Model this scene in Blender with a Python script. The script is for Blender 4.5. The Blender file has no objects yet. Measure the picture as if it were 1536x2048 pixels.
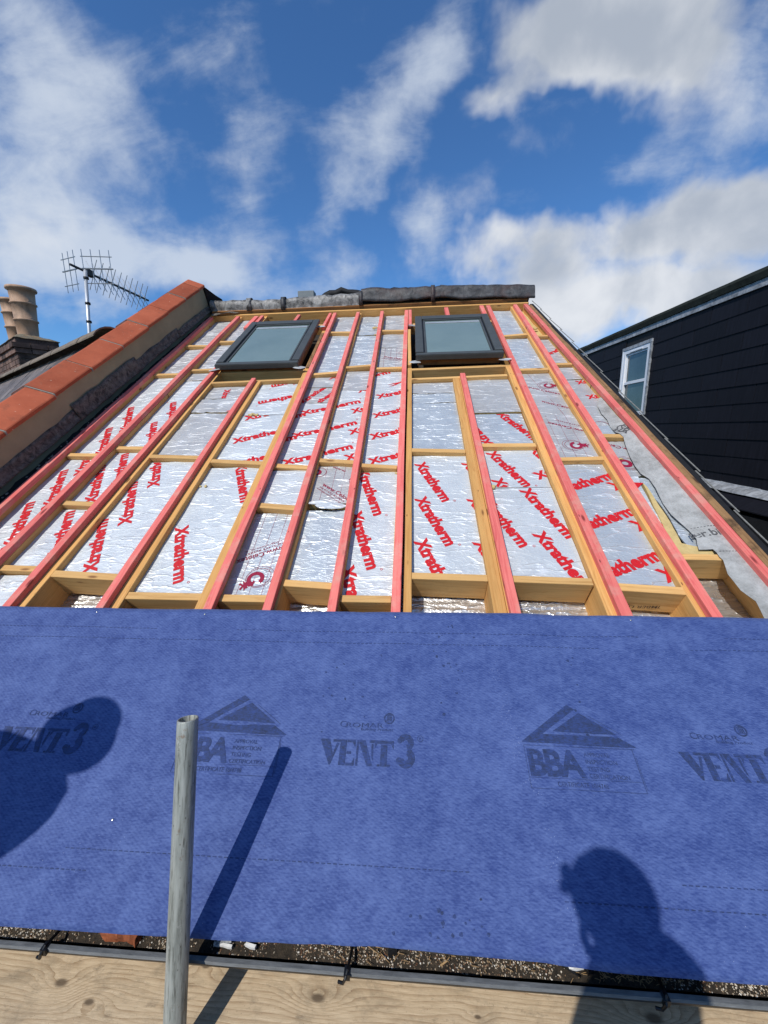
import bpy, bmesh, math, random
from mathutils import Vector, Matrix, noise

random.seed(7)
sc = bpy.context.scene
COL = sc.collection
H0 = 8.6                                     # eye height above the street
EYE = Vector((0, 0, H0))

# ------------------------------------------------------------------ camera
cam = bpy.data.cameras.new("Camera")
camo = bpy.data.objects.new("Camera", cam)
COL.objects.link(camo)
RT = Vector((0.997393, 0.069756, -0.018468))
UPV = Vector((0.003699, 0.206168, 0.978510))
FW = Vector((-0.072064, 0.976027, -0.205372))
camo.matrix_world = Matrix(((RT.x, UPV.x, -FW.x, 0), (RT.y, UPV.y, -FW.y, 0), (RT.z, UPV.z, -FW.z, H0), (0, 0, 0, 1)))
cam.sensor_fit = 'HORIZONTAL'
cam.sensor_width = 36
cam.lens = 36 * 790.67 / 1536
cam.clip_start = 0.02
cam.clip_end = 2000
sc.camera = camo
sc.render.resolution_x = 768
sc.render.resolution_y = 1024

# ------------------------------------------------------------------ light
sc.view_settings.view_transform = 'Standard'
sc.view_settings.look = 'None'
sc.view_settings.gamma = 1
sc.view_settings.use_curve_mapping = False
sc.view_settings.exposure = 0.0
SUNV = Vector((-0.33776, -0.57675, 0.74383))   # towards the sun
EL = math.asin(SUNV.z)
AZ = math.atan2(SUNV.x, SUNV.y)
sl = bpy.data.lights.new("Sun", 'SUN')
sl.energy = 3.7
sl.angle = math.radians(0.5)
sl.color = (1.0, 0.955, 0.89)
slo = bpy.data.objects.new("Sun", sl)
COL.objects.link(slo)
slo.rotation_euler = SUNV.to_track_quat('Z', 'Y').to_euler()
slo.location = (0, 0, 30)

world = bpy.data.worlds.new("World")
sc.world = world
world.use_nodes = True
WN = world.node_tree.nodes
WL = world.node_tree.links
WN.clear()


class NT:
    """small helper to write node graphs"""
    def __init__(s, tree):
        s.t = tree

    def n(s, typ, **kw):
        nd = s.t.nodes.new(typ)
        for k, v in kw.items():
            setattr(nd, k, v)
        return nd

    def link(s, a, b):
        s.t.links.new(a, b)

    def put(s, sock, v):
        if isinstance(v, bpy.types.NodeSocket):
            s.link(v, sock)
        elif v is not None:
            if isinstance(v, (tuple, list)) and len(v) == 3 and sock.type == 'RGBA':
                v = (*v, 1)
            sock.default_value = v

    def math(s, op, a, b=None, c=None, clamp=False):
        nd = s.n('ShaderNodeMath', operation=op, use_clamp=clamp)
        s.put(nd.inputs[0], a)
        s.put(nd.inputs[1], b)
        s.put(nd.inputs[2], c)
        return nd.outputs[0]

    def vmath(s, op, a, b=None, out=0):
        nd = s.n('ShaderNodeVectorMath', operation=op)
        s.put(nd.inputs[0], a)
        s.put(nd.inputs[1], b)
        return nd.outputs[out]

    def mapping(s, v, loc=(0, 0, 0), rot=(0, 0, 0), scale=(1, 1, 1), typ='POINT'):
        nd = s.n('ShaderNodeMapping', vector_type=typ)
        s.put(nd.inputs['Vector'], v)
        nd.inputs['Location'].default_value = loc
        nd.inputs['Rotation'].default_value = rot
        nd.inputs['Scale'].default_value = scale
        return nd.outputs[0]

    def noise(s, v, scale, detail=4, rough=0.55, dist=0.0, out='Fac'):
        nd = s.n('ShaderNodeTexNoise')
        s.put(nd.inputs['Vector'], v)
        nd.inputs['Scale'].default_value = scale
        nd.inputs['Detail'].default_value = detail
        nd.inputs['Roughness'].default_value = rough
        nd.inputs['Distortion'].default_value = dist
        return nd.outputs[out]

    def voro(s, v, scale, feature='F1', out='Distance', rnd=1.0):
        nd = s.n('ShaderNodeTexVoronoi', feature=feature)
        s.put(nd.inputs['Vector'], v)
        nd.inputs['Scale'].default_value = scale
        nd.inputs['Randomness'].default_value = rnd
        return nd.outputs[out]

    def ramp(s, f, stops, interp='LINEAR'):
        nd = s.n('ShaderNodeValToRGB')
        nd.color_ramp.interpolation = interp
        els = nd.color_ramp.elements
        while len(els) < len(stops):
            els.new(0.5)
        for e, (p, c) in zip(els, stops):
            e.position = p
            e.color = (*c, 1) if len(c) == 3 else c
        s.put(nd.inputs[0], f)
        return nd.outputs[0]

    def mr(s, v, a, b, c=0.0, d=1.0, interp='LINEAR'):
        nd = s.n('ShaderNodeMapRange', interpolation_type=interp)
        s.put(nd.inputs[0], v)
        for i, x in enumerate((a, b, c, d)):
            nd.inputs[i + 1].default_value = x
        return nd.outputs[0]

    def mix(s, f, a, b, mode='MIX'):
        nd = s.n('ShaderNodeMix', data_type='RGBA', blend_type=mode)
        s.put(nd.inputs[0], f)
        s.put(nd.inputs[6], a)
        s.put(nd.inputs[7], b)
        return nd.outputs[2]


# sky: daylight model with a layer of cirrus and cumulus given by world direction
W = NT(world.node_tree)
sky = W.n('ShaderNodeTexSky', sky_type='NISHITA')
sky.sun_disc = False
sky.sun_elevation = EL
sky.sun_rotation = AZ
sky.altitude = 200
sky.air_density = 1.0
sky.dust_density = 0.6
sky.ozone_density = 2.2
geo = W.n('ShaderNodeTexCoord')
D3 = geo.outputs['Generated']
sep = W.n('ShaderNodeSeparateXYZ')
W.link(D3, sep.inputs[0])
ay = W.math('MAXIMUM', W.math('ABSOLUTE', sep.outputs[1]), 0.12)
ca = W.math('DIVIDE', sep.outputs[0], ay)
cb = W.math('DIVIDE', sep.outputs[2], ay)
cmb = W.n('ShaderNodeCombineXYZ')
W.link(ca, cmb.inputs[0])
W.link(cb, cmb.inputs[1])
AB = cmb.outputs[0]
wn = W.noise(D3, 3.2, 5, 0.6, 0.0, 'Color')
warp = W.vmath('MULTIPLY', W.vmath('SUBTRACT', wn, (0.5, 0.5, 0.5)), (0.34, 0.30, 0.0))
ABw = W.vmath('ADD', AB, warp)


def blobs(lst, vec):
    tot = None
    for (a, b, ra, rb, rot, wt) in lst:
        m = W.mapping(vec, (a, b, 0), (0, 0, math.radians(rot)), (ra, rb, 1), 'TEXTURE')
        g = W.n('ShaderNodeTexGradient', gradient_type='SPHERICAL')
        W.link(m, g.inputs[0])
        v = W.math('MULTIPLY', g.outputs['Fac'], wt)
        tot = v if tot is None else W.math('ADD', tot, v)
    return tot


# (a, b) = (x/y, z/y) of a direction; radii and turn in that plane
THIN = [
    (-0.867, 0.611, 0.393, 0.334, -3, 1.00),
    (-0.767, 0.804, 0.307, 0.167, -40, 0.75),
    (-0.807, 0.411, 0.514, 0.158, -3, 1.10),
    (-0.465, 0.353, 0.309, 0.098, -16, 0.90),
    (-0.034, 0.673, 0.296, 0.122, 45, 0.95),
    (0.081, 0.753, 0.133, 0.091, 54, 0.40),
    (-0.148, 0.512, 0.144, 0.073, 33, 0.50),
    (-0.377, 0.515, 0.227, 0.123, 57, 0.70),
    (-0.430, 0.771, 0.273, 0.122, -29, 0.42),
    (0.052, 0.423, 0.140, 0.094, -58, 0.85),
    (-0.154, 0.351, 0.125, 0.084, 16, 0.85),
    (0.596, 0.563, 0.226, 0.116, 21, 0.75),
    (0.651, 0.704, 0.242, 0.130, -4, 0.50),
    (-0.255, 0.438, 0.171, 0.070, 6, 0.35),
    (0.429, 0.537, 0.110, 0.060, 26, 0.30),
]
THICK = [
    (0.330, 0.790, 0.240, 0.130, 8, 0.90),
    (0.520, 0.820, 0.260, 0.150, 0, 0.80),
    (0.416, 0.770, 0.312, 0.135, -4, 1.25),
    (0.513, 0.672, 0.264, 0.110, -20, 0.95),
    (0.196, 0.663, 0.114, 0.056, 19, 0.75),
    (0.613, 0.434, 0.286, 0.107, 7, 1.15),
    (0.707, 0.475, 0.177, 0.127, -3, 0.80),
    (0.445, 0.375, 0.170, 0.091, 12, 0.80),
    (0.253, 0.354, 0.163, 0.094, -3, 1.20),
    (0.425, 0.244, 0.384, 0.093, -2, 1.15),
    (0.652, 0.306, 0.266, 0.118, -2, 0.90),
    (-0.950, 0.461, 0.276, 0.127, -3, 0.55),
    (-0.695, 0.318, 0.372, 0.088, -2, 0.55),
]
thin_s = blobs(THIN, ABw)
thick_s = blobs(THICK, ABw)
streak = W.noise(W.mapping(AB, (0, 0, 0), (0, 0, math.radians(-48)), (1.0, 2.3, 1)), 3.6, 9, 0.64, 0.35)
puff = W.noise(D3, 4.6, 8, 0.52, 0.25)
fine = W.noise(D3, 15, 6, 0.6, 0.1)
t1 = W.math('ADD', thin_s, W.math('MULTIPLY', W.math('SUBTRACT', streak, 0.5), 1.45))
t1 = W.math('ADD', t1, W.math('MULTIPLY', W.math('SUBTRACT', fine, 0.5), 0.70))
thin = W.mr(t1, 0.08, 1.25, 0, 0.80, 'SMOOTHSTEP')
t2 = W.math('ADD', thick_s, W.math('MULTIPLY', W.math('SUBTRACT', puff, 0.5), 1.9))
t2 = W.math('ADD', t2, W.math('MULTIPLY', W.math('SUBTRACT', fine, 0.5), 0.40))
thick = W.mr(t2, 0.12, 0.95, 0, 0.94, 'SMOOTHSTEP')
# shade inside the thick clouds: brighter lit tops, greyer bases
lit = W.noise(W.mapping(D3, (0.06, 0.03, -0.07)), 4.6, 8, 0.52, 0.25)
rel = W.math('SUBTRACT', puff, lit)
shade = W.mr(W.math('ADD', W.math('MULTIPLY', rel, 1.6), W.math('MULTIPLY', t2, -0.26)), -0.62, 0.12, 0, 1, 'SMOOTHSTEP')
ccol = W.mix(shade, (4.3, 4.8, 5.6), (8.3, 8.5, 8.8))
tint = W.mix(1.0, sky.outputs[0], (0.58, 1.00, 1.42), 'MULTIPLY')
sk = W.mix(thin, tint, (6.6, 7.3, 8.3))
sk = W.mix(thick, sk, ccol)
bg = W.n('ShaderNodeBackground')
bg.inputs['Strength'].default_value = 0.1
W.link(sk, bg.inputs[0])
wo = W.n('ShaderNodeOutputWorld')
W.link(bg.outputs[0], wo.inputs[0])

# ------------------------------------------------------------------ frames
RP = math.radians(31.108)
RN = Vector((0, -math.sin(RP), math.cos(RP)))
RD = Vector((0, math.cos(RP), math.sin(RP)))
RX = Vector((1, 0, 0))


def rw(u, v, w=0.0):
    """roof coordinates (across, up the slope, above the batten tops) -> world"""
    return EYE + RX * u + RD * v + RN * (w - 1.4)


def cw(x, y, z):
    return Vector((x, y, z + H0))


# ------------------------------------------------------------------ materials
MATS = {}


def new_mat(name):
    m = bpy.data.materials.new(name)
    m.use_nodes = True
    m.node_tree.nodes.clear()
    t = NT(m.node_tree)
    b = t.n('ShaderNodeBsdfPrincipled')
    o = t.n('ShaderNodeOutputMaterial')
    t.link(b.outputs[0], o.inputs[0])
    MATS[name] = m
    return m, t, b


def bump(t, b, h, strength=0.4, dist=0.01):
    nd = t.n('ShaderNodeBump')
    nd.inputs['Strength'].default_value = strength
    nd.inputs['Distance'].default_value = dist
    t.link(h, nd.inputs['Height'])
    t.link(nd.outputs[0], b.inputs['Normal'])


def obj_co(t, spread=7.0):
    tc = t.n('ShaderNodeTexCoord')
    oi = t.n('ShaderNodeObjectInfo')
    off = t.vmath('MULTIPLY', oi.outputs['Random'], (spread, spread * 0.77, spread * 0.59))
    return t.vmath('ADD', tc.outputs['Object'], off), oi.outputs['Random']


def wood(name, c_light, c_dark, c_knot, rough=0.75, wear=None, grain=1.0, knots=True, sat_var=0.12):
    m, t, b = new_mat(name)
    v, rnd = obj_co(t)
    wob = t.noise(t.mapping(v, scale=(1.3, 5, 5)), 1.5, 3, 0.5, 0, 'Color')
    v2 = t.vmath('ADD', v, t.vmath('MULTIPLY', t.vmath('SUBTRACT', wob, (0.5, 0.5, 0.5)), (0.0, 0.05, 0.05)))
    ring = t.noise(t.mapping(v2, scale=(0.9, 34, 34)), 2.6, 5, 0.6, 0.6)
    finef = t.noise(t.mapping(v2, scale=(3, 160, 160)), 2.0, 3, 0.6)
    f = t.math('ADD', t.math('MULTIPLY', ring, 0.75), t.math('MULTIPLY', finef, 0.25))
    col = t.ramp(f, [(0.30, c_dark), (0.52, c_light), (0.75, tuple(min(1, x * 1.12) for x in c_light))])
    patch = t.noise(t.mapping(v, scale=(1.2, 4, 4)), 2.2, 4, 0.6)
    col = t.mix(t.mr(patch, 0.35, 0.7, 0.0, 0.35), col, c_dark)
    if knots:
        kv = t.vmath('ADD', t.mapping(v, scale=(5.0, 17, 17)), t.vmath('MULTIPLY', wob, (0.3, 0.3, 0.3)))
        k = t.voro(kv, 0.8)
        kf = t.mr(k, 0.06, 0.15, 1, 0, 'SMOOTHSTEP')
        col = t.mix(t.math('MULTIPLY', kf, 0.85), col, c_knot)
    if name in ('red_batten', 'rafter_wood'):
        nh = t.voro(t.mapping(v, scale=(6.5, 24, 0.1)), 1.0)
        col = t.mix(t.mr(nh, 0.035, 0.075, 0.9, 0), col, (0.06, 0.02, 0.015))
        bl = t.noise(t.mapping(v, scale=(2.2, 20, 20)), 1.8, 5, 0.7)
        col = t.mix(t.mr(bl, 0.58, 0.75, 0, 0.45), col, tuple(min(1, x * 1.25 + .06) for x in c_light))
    if wear:
        wn_ = t.noise(v, 9, 6, 0.7)
        col = t.mix(t.mr(wn_, 0.5, 0.68, 0, 0.8), col, wear)
    hs = t.n('ShaderNodeHueSaturation')
    t.link(col, hs.inputs['Color'])
    t.link(t.mr(rnd, 0, 1, 1 - sat_var, 1 + sat_var), hs.inputs['Value'])
    t.link(hs.outputs[0], b.inputs['Base Color'])
    b.inputs['Roughness'].default_value = rough
    b.inputs['Specular IOR Level'].default_value = 0.25
    bump(t, b, f, 0.35, 0.003)
    return m


wood('rafter_wood', (0.67, 0.375, 0.125), (0.47, 0.22, 0.06), (0.16, 0.06, 0.02))
wood('noggin_wood', (0.68, 0.41, 0.155), (0.48, 0.25, 0.08), (0.20, 0.08, 0.03))
wood('old_wood', (0.30, 0.17, 0.075), (0.10, 0.05, 0.02), (0.03, 0.015, 0.01), wear=(0.05, 0.03, 0.018))
wood('red_batten', (0.78, 0.20, 0.165), (0.60, 0.095, 0.09), (0.16, 0.02, 0.02), wear=(0.66, 0.30, 0.23), sat_var=0.09)
wood('box_wood', (0.36, 0.17, 0.06), (0.24, 0.10, 0.03), (0.1, 0.04, 0.02), wear=(0.16, 0.07, 0.03))

# scaffold board with growth rings running round knots
m, t, b = new_mat('board_wood')
tc = t.n('ShaderNodeTexCoord')
v = tc.outputs['Object']
wv = t.noise(t.mapping(v, scale=(1.6, 6, 1)), 1.6, 2, 0.4, 0, 'Color')
v2 = t.vmath('ADD', v, t.vmath('MULTIPLY', t.vmath('SUBTRACT', wv, (0.5, 0.5, 0.5)), (0, 0.05, 0)))
kn = None
sx = t.n('ShaderNodeSeparateXYZ')
t.link(v2, sx.inputs[0])
ycoord = sx.outputs[1]
knotmask = None
for (kx, ky, kr, ks) in [(-0.925, -0.007, 0.026, 1), (-0.822, -0.036, 0.020, -1), (-0.244, 0.010, 0.026, 1), (0.154, 0.004, 0.012, 1), (0.577, 0.030, 0.030, 1), (-.56, .05, .016, -1), (1.1, 0, .03, 1)]:
    d = t.vmath('LENGTH', t.mapping(v, (kx, ky, 0), (0, 0, 0), (1.9, 0.9, 1), 'TEXTURE'), out='Value')
    g = t.math('EXPONENT', t.math('MULTIPLY', t.math('POWER', t.math('DIVIDE', d, kr), 2.0), -0.5))
    ycoord = t.math('ADD', ycoord, t.math('MULTIPLY', g, 1.7 * kr * ks))
    kk = t.mr(d, kr * 0.18, kr * 0.50, 1, 0, 'SMOOTHSTEP')
    knotmask = kk if knotmask is None else t.math('MAXIMUM', knotmask, kk)
ringp = t.math('MULTIPLY', ycoord, 85.0)
ringn = t.noise(t.mapping(v, scale=(0.7, 9, 1)), 5.0, 3, 0.5)
rr_ = t.math('FRACT', t.math('ADD', ringp, t.math('MULTIPLY', ringn, 1.6)))
line = t.mr(rr_, 0.0, 1.0, 0.0, 1.0)
line = t.math('POWER', line, 3.0)
lm = t.noise(t.mapping(v, scale=(2, 6, 1)), 4.0, 4, 0.6)
linef = t.math('MULTIPLY', line, t.mr(lm, 0.35, 0.62, 0.2, 0.8))
base = t.ramp(t.noise(t.mapping(v, scale=(2.5, 30, 1)), 6, 6, 0.65), [(0.3, (0.46, 0.345, 0.215)), (0.7, (0.66, 0.52, 0.345))])
base = t.mix(linef, base, (0.235, 0.135, 0.065))
dirt = t.noise(t.mapping(v, scale=(1.5, 2.4, 1)), 6.0, 9, 0.75, 0.4)
base = t.mix(t.mr(dirt, 0.48, 0.66, 0, 0.65), base, (0.27, 0.21, 0.14))
dirt2 = t.noise(t.mapping(v, (4, 2, 0), (0, 0, .5), (3, 6, 1)), 7.0, 8, 0.8, 0.2)
base = t.mix(t.mr(dirt2, 0.56, 0.66, 0, 0.5), base, (0.17, 0.13, 0.09))
speck = t.voro(v, 90)
base = t.mix(t.mr(speck, 0.05, 0.12, 0.5, 0), base, (0.13, 0.08, 0.05))
base = t.mix(t.math('MULTIPLY', knotmask, 0.85), base, (0.10, 0.07, 0.045))
t.link(base, b.inputs['Base Color'])
b.inputs['Roughness'].default_value = 0.85
b.inputs['Specular IOR Level'].default_value = 0.2
bump(t, b, t.math('ADD', linef, t.noise(t.mapping(v, scale=(3, 60, 1)), 9, 4, 0.7)), 0.35, 0.002)


def foil(name, base, metallic, rough, crease=1.0, dirt=0.12, coarse=0.35):
    m, t, b = new_mat(name)
    v, rnd = obj_co(t)
    # creases run across the slope; long ones and small crackle between
    w1 = t.noise(v, 6, 3, 0.6, 0, 'Color')
    vv = t.vmath('ADD', v, t.vmath('MULTIPLY', w1, (0.10, 0.06, 0.0)))
    a = t.noise(t.mapping(vv, scale=(3.2, 15, 1)), 1.0, 2, 0.5)
    ra = t.math('POWER', t.math('SUBTRACT', 1.0, t.math('MULTIPLY', t.math('ABSOLUTE', t.math('SUBTRACT', a, 0.5)), 24.0), clamp=True), 2.0)
    a2 = t.noise(t.mapping(vv, (3, 1, 0), (0, 0, 0.5), (22, 48, 1)), 1.0, 3, 0.55)
    rb = t.math('POWER', t.math('SUBTRACT', 1.0, t.math('MULTIPLY', t.math('ABSOLUTE', t.math('SUBTRACT', a2, 0.5)), 11.0), clamp=True), 2.0)
    a3 = t.noise(v, 150, 3, 0.6)
    h = t.math('ADD', t.math('MULTIPLY', ra, 1.3), t.math('MULTIPLY', rb, 0.30))
    h = t.math('ADD', h, t.math('MULTIPLY', a3, 0.10))
    h = t.math('ADD', h, t.math('MULTIPLY', t.noise(t.mapping(v, scale=(4, 9, 1)), 2.5, 3, 0.5), coarse * 3.0))
    col = t.mix(t.mr(t.noise(v, 5, 6, 0.65), 0.45, 0.75, 0, dirt), base, (0.32, 0.29, 0.26))
    col = t.mix(t.math('MULTIPLY', ra, 0.5), col, (0.96, 0.97, 0.97))  # long creases whitened in the colour, painting their highlights
    t.link(col, b.inputs['Base Color'])
    b.inputs['Metallic'].default_value = metallic
    t.link(t.mr(t.noise(v, 9, 4, 0.6), 0.3, 0.7, rough - 0.07, rough + 0.1), b.inputs['Roughness'])
    bump(t, b, h, min(1, 0.75 * crease), 0.0026)
    return m


foil('foil_bright', (0.64, 0.675, 0.68), 0.35, 0.48, 1.2)
foil('foil_grey', (0.53, 0.535, 0.525), 0.4, 0.48, 1.2, 0.4)
foil('foil_shiny', (0.60, 0.65, 0.67), 0.5, 0.42, 1.2, 0.08, 0.5)
foil('multifoil', (0.74, 0.72, 0.68), 0.8, 0.33, 1.6, 0.2, 0.8)


def plain(name, col, rough=0.6, metallic=0.0, var=0.15, vs=8, bmp=0.0, bs=60, spec=0.4, dark=None, mottle=0.5):
    m, t, b = new_mat(name)
    tc = t.n('ShaderNodeTexCoord')
    v = tc.outputs['Object']
    n1 = t.noise(v, vs, 6, 0.65)
    dk = dark or tuple(x * (1 - var * 2) for x in col)
    c = t.mix(t.mr(n1, 0.35, 0.7, 0, mottle if dark else 1), col, dk)
    t.link(c, b.inputs['Base Color'])
    b.inputs['Roughness'].default_value = rough
    b.inputs['Metallic'].default_value = metallic
    b.inputs['Specular IOR Level'].default_value = spec
    if bmp:
        bump(t, b, t.noise(v, bs, 5, 0.6), bmp, 0.004)
    return m


plain('print_red', (0.60, 0.010, 0.016), 0.6, 0, 0.08, 30)
plain('print_maroon', (0.30, 0.012, 0.045), 0.5, 0, 0.08, 30)
plain('print_grey', (0.10, 0.10, 0.10), 0.7, 0, 0.1, 30)
plain('print_wood', (0.16, 0.085, 0.04), 0.8, 0, 0.1, 30)
plain('foam_yellow', (0.62, 0.47, 0.21), 0.85, 0, 0.12, 30, 0.5, 90, 0.1)
plain('render_cream', (0.37, 0.32, 0.19), 0.9, 0, 0.12, 5, 0.3, 90, 0.15, dark=(0.22, 0.20, 0.12))
plain('window_metal', (0.070, 0.076, 0.072), 0.5, 0.05, 0.1, 12, spec=0.5)
plain('black_gasket', (0.008, 0.008, 0.009), 0.5, 0, 0.05)
plain('black_felt', (0.012, 0.012, 0.013), 0.75, 0, 0.3, 20, 0.5, 50)
plain('dark_felt', (0.055, 0.050, 0.044), 0.9, 0, 0.25, 20, 0.4, 200, 0.1)
plain('grey_block', (0.22, 0.24, 0.24), 0.9, 0, 0.1, 10)
plain('mortar', (0.34, 0.31, 0.26), 0.95, 0, 0.3, 30, 0.8, 60, 0.1, dark=(0.10, 0.09, 0.07))
plain('white_upvc', (0.78, 0.79, 0.80), 0.35, 0, 0.04, 6)
plain('white_paint', (0.80, 0.80, 0.78), 0.5, 0, 0.1, 40)
plain('gutter_black', (0.014, 0.014, 0.015), 0.45, 0, 0.3, 30)
plain('bracket_black', (0.006, 0.006, 0.007), 0.35, 0, 0.1, 30)
plain('steel_grey', (0.42, 0.43, 0.43), 0.4, 0.7, 0.15, 20)
plain('alu_light', (0.62, 0.64, 0.66), 0.45, 0.5, 0.1, 20)
plain('plastic_black', (0.012, 0.012, 0.012), 0.5)
plain('slate_edge', (0.25, 0.245, 0.22), 0.85, 0, 0.25, 40)
plain('felt_green', (0.028, 0.033, 0.027), 0.95, 0, 0.25, 9, 0.5, 160, 0.1)
plain('twig_wood', (0.42, 0.27, 0.13), 0.85, 0, 0.2, 30)
plain('brick_red', (0.40, 0.13, 0.06), 0.9, 0, 0.25, 30, 0.5, 60, 0.1)
plain('nail_head', (0.75, 0.72, 0.66), 0.3, 0.9, 0.05)
plain('grey_asphalt', (0.05, 0.05, 0.05), 0.9, 0, 0.2, 3)
plain('cloth_dark', (0.03, 0.035, 0.05), 0.9, 0, 0.2, 20)
plain('cloth_orange', (0.60, 0.18, 0.03), 0.9, 0, 0.1, 20)
plain('skin', (0.52, 0.30, 0.21), 0.55, 0, 0.08, 20)
plain('hair_brown', (0.05, 0.03, 0.02), 0.8, 0, 0.2, 40)
plain('hat_white', (0.75, 0.74, 0.70), 0.4, 0, 0.05)

# galvanised tube
m, t, b = new_mat('tube_galvanised')
tc = t.n('ShaderNodeTexCoord')
v = tc.outputs['Object']
n1 = t.noise(t.mapping(v, scale=(9, 9, 1.0)), 6, 6, 0.7)
n2 = t.voro(t.mapping(v, scale=(1, 1, 0.45)), 55, out='Color')
n3 = t.noise(t.mapping(v, scale=(60, 60, 5)), 3, 4, 0.6)
c = t.ramp(n1, [(0.32, (0.16, 0.17, 0.15)), (0.5, (0.33, 0.345, 0.31)), (0.72, (0.46, 0.47, 0.43))])
c = t.mix(t.mr(n3, 0.54, 0.66, 0, 0.8), c, (0.09, 0.09, 0.075))
n4 = t.noise(v, 30, 6, 0.8)
c = t.mix(t.mr(n4, 0.60, 0.68, 0, 0.7), c, (0.50, 0.50, 0.46))
c = t.mix(t.mr(t.noise(t.mapping(v, (5, 1, 0)), 22, 5, 0.8), 0.62, 0.70, 0, 0.7), c, (0.20, 0.12, 0.07))
sp = t.voro(t.mapping(v, scale=(1, 1, 0.6)), 75)
c = t.mix(t.mr(sp, 0.06, 0.14, 0.7, 0), c, (0.05, 0.045, 0.04))
t.link(c, b.inputs['Base Color'])
b.inputs['Metallic'].default_value = 0.35
b.inputs['Roughness'].default_value = 0.55
bump(t, b, t.math('ADD', n1, n3), 0.3, 0.0015)

# blue breather membrane: non-woven fibres, slanted weave, mottling, damp marks, painted wet glints
m, t, b = new_mat('membrane_blue')
tc = t.n('ShaderNodeTexCoord')
v = tc.outputs['Object']
mott = t.noise(v, 13, 8, 0.72)
mott2 = t.noise(t.mapping(v, (0, 0, 0), (0, 0, math.radians(40)), (1, 2.6, 1)), 3.0, 5, 0.6)
fib = t.noise(t.mapping(v, (0, 0, 0), (0, 0, math.radians(-38)), (24, 110, 1)), 2.0, 4, 0.65, 0.5)
fib2 = t.noise(t.mapping(v, (0, 0, 0), (0, 0, math.radians(52)), (40, 110, 1)), 2.0, 3, 0.6, 0.4)
wv = t.n('ShaderNodeTexWave', wave_type='BANDS', bands_direction='Y')
t.link(t.mapping(v, (0, 0, 0), (0, 0, math.radians(32)), (1, 1, 1)), wv.inputs['Vector'])
wv.inputs['Scale'].default_value = 38
wv.inputs['Distortion'].default_value = 1.2
wv.inputs['Detail'].default_value = 2
wv.inputs['Detail Scale'].default_value = 3
f = t.math('ADD', t.math('MULTIPLY', fib, 0.5), t.math('MULTIPLY', fib2, 0.3))
f = t.math('ADD', f, t.math('MULTIPLY', wv.outputs['Fac'], 0.05))
f = t.math('ADD', f, t.math('MULTIPLY', mott, 0.42))
f = t.math('ADD', f, t.math('MULTIPLY', t.noise(v, 38, 4, 0.6), 0.16))
f = t.math('SUBTRACT', f, 0.09)
f = t.math('ADD', f, t.math('MULTIPLY', mott2, 0.30))
c = t.ramp(f, [(0.42, (0.013, 0.028, 0.120)), (0.66, (0.026, 0.052, 0.188)), (0.90, (0.080, 0.125, 0.305))])
damp = t.noise(v, 5.5, 9, 0.8, 0.6)
c = t.mix(t.mr(damp, 0.60, 0.72, 0, 0.42), c, (0.022, 0.045, 0.20))
sk_ = t.math('MULTIPLY', t.mr(t.noise(v, 2.3, 3, 0.5), 0.46, 0.6, 0, 1), 1)
drop_glint = t.mr(t.voro(v, 105), 0.03, 0.055, 1, 0)
sxy = t.n('ShaderNodeSeparateXYZ')
t.link(v, sxy.inputs[0])
trl = t.math('SUBTRACT', sxy.outputs[0], t.math('MULTIPLY_ADD', sxy.outputs[1], -0.16, 0.393))
trl = t.math('EXPONENT', t.math('MULTIPLY', t.math('POWER', t.math('DIVIDE', trl, 0.026), 2.0), -1.0))
sk_ = t.math('MAXIMUM', sk_, trl)
sheen_dots = t.math('MULTIPLY', t.mr(t.voro(v, 190), 0.10, 0.20, 1, 0), t.math('MULTIPLY', trl, t.mr(t.noise(v, 25, 3, 0.6), 0.45, 0.6, 0, 1)))
c = t.mix(t.math('MULTIPLY', sheen_dots, 0.55), c, (0.55, 0.62, 0.78))  # sheen streak painted as a trail of pale dots
drop_glint = t.math('MULTIPLY', drop_glint, t.math('MULTIPLY', sk_, t.mr(t.voro(v, 105, out='Color'), 0.62, 0.66, 0, 1)))
c = t.mix(drop_glint, c, (0.75, 0.8, 0.9))  # sparkle of wet spots painted in as tiny pale dots
t.link(c, b.inputs['Base Color'])
b.inputs['Roughness'].default_value = 0.72
b.inputs['Specular IOR Level'].default_value = 0.3
b.inputs['Sheen Weight'].default_value = 0.15
bump(t, b, f, 0.55, 0.0018)

# printing on the membrane: the same fibres, darker ink, worn
m, t, b = new_mat('print_navy')
tc = t.n('ShaderNodeTexCoord')
v = tc.outputs['Object']
fib = t.noise(t.mapping(v, (0, 0, 0), (0, 0, math.radians(-38)), (34, 160, 1)), 2.0, 4, 0.7, 0.5)
wearn = t.noise(v, 60, 5, 0.75)
f = t.math('ADD', t.math('MULTIPLY', fib, 0.5), t.math('MULTIPLY', wearn, 0.5))
c = t.ramp(f, [(0.36, (0.010, 0.019, 0.056)), (0.47, (0.016, 0.033, 0.105)), (0.58, (0.022, 0.048, 0.175))])
t.link(c, b.inputs['Base Color'])
b.inputs['Roughness'].default_value = 0.8

# grey membrane on the right
m, t, b = new_mat('membrane_grey')
tc = t.n('ShaderNodeTexCoord')
v = tc.outputs['Object']
n1 = t.noise(v, 9, 8, 0.75)
n2 = t.noise(t.mapping(v, (0, 0, 0), (0, 0, 0.5), (60, 200, 1)), 2, 4, 0.6)
f = t.math('ADD', t.math('MULTIPLY', n1, 0.7), t.math('MULTIPLY', n2, 0.3))
c = t.ramp(f, [(0.36, (0.20, 0.20, 0.185)), (0.55, (0.40, 0.40, 0.38)), (0.7, (0.52, 0.53, 0.51))])
t.link(c, b.inputs['Base Color'])
b.inputs['Roughness'].default_value = 0.85
bump(t, b, n2, 0.4, 0.001)

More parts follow.
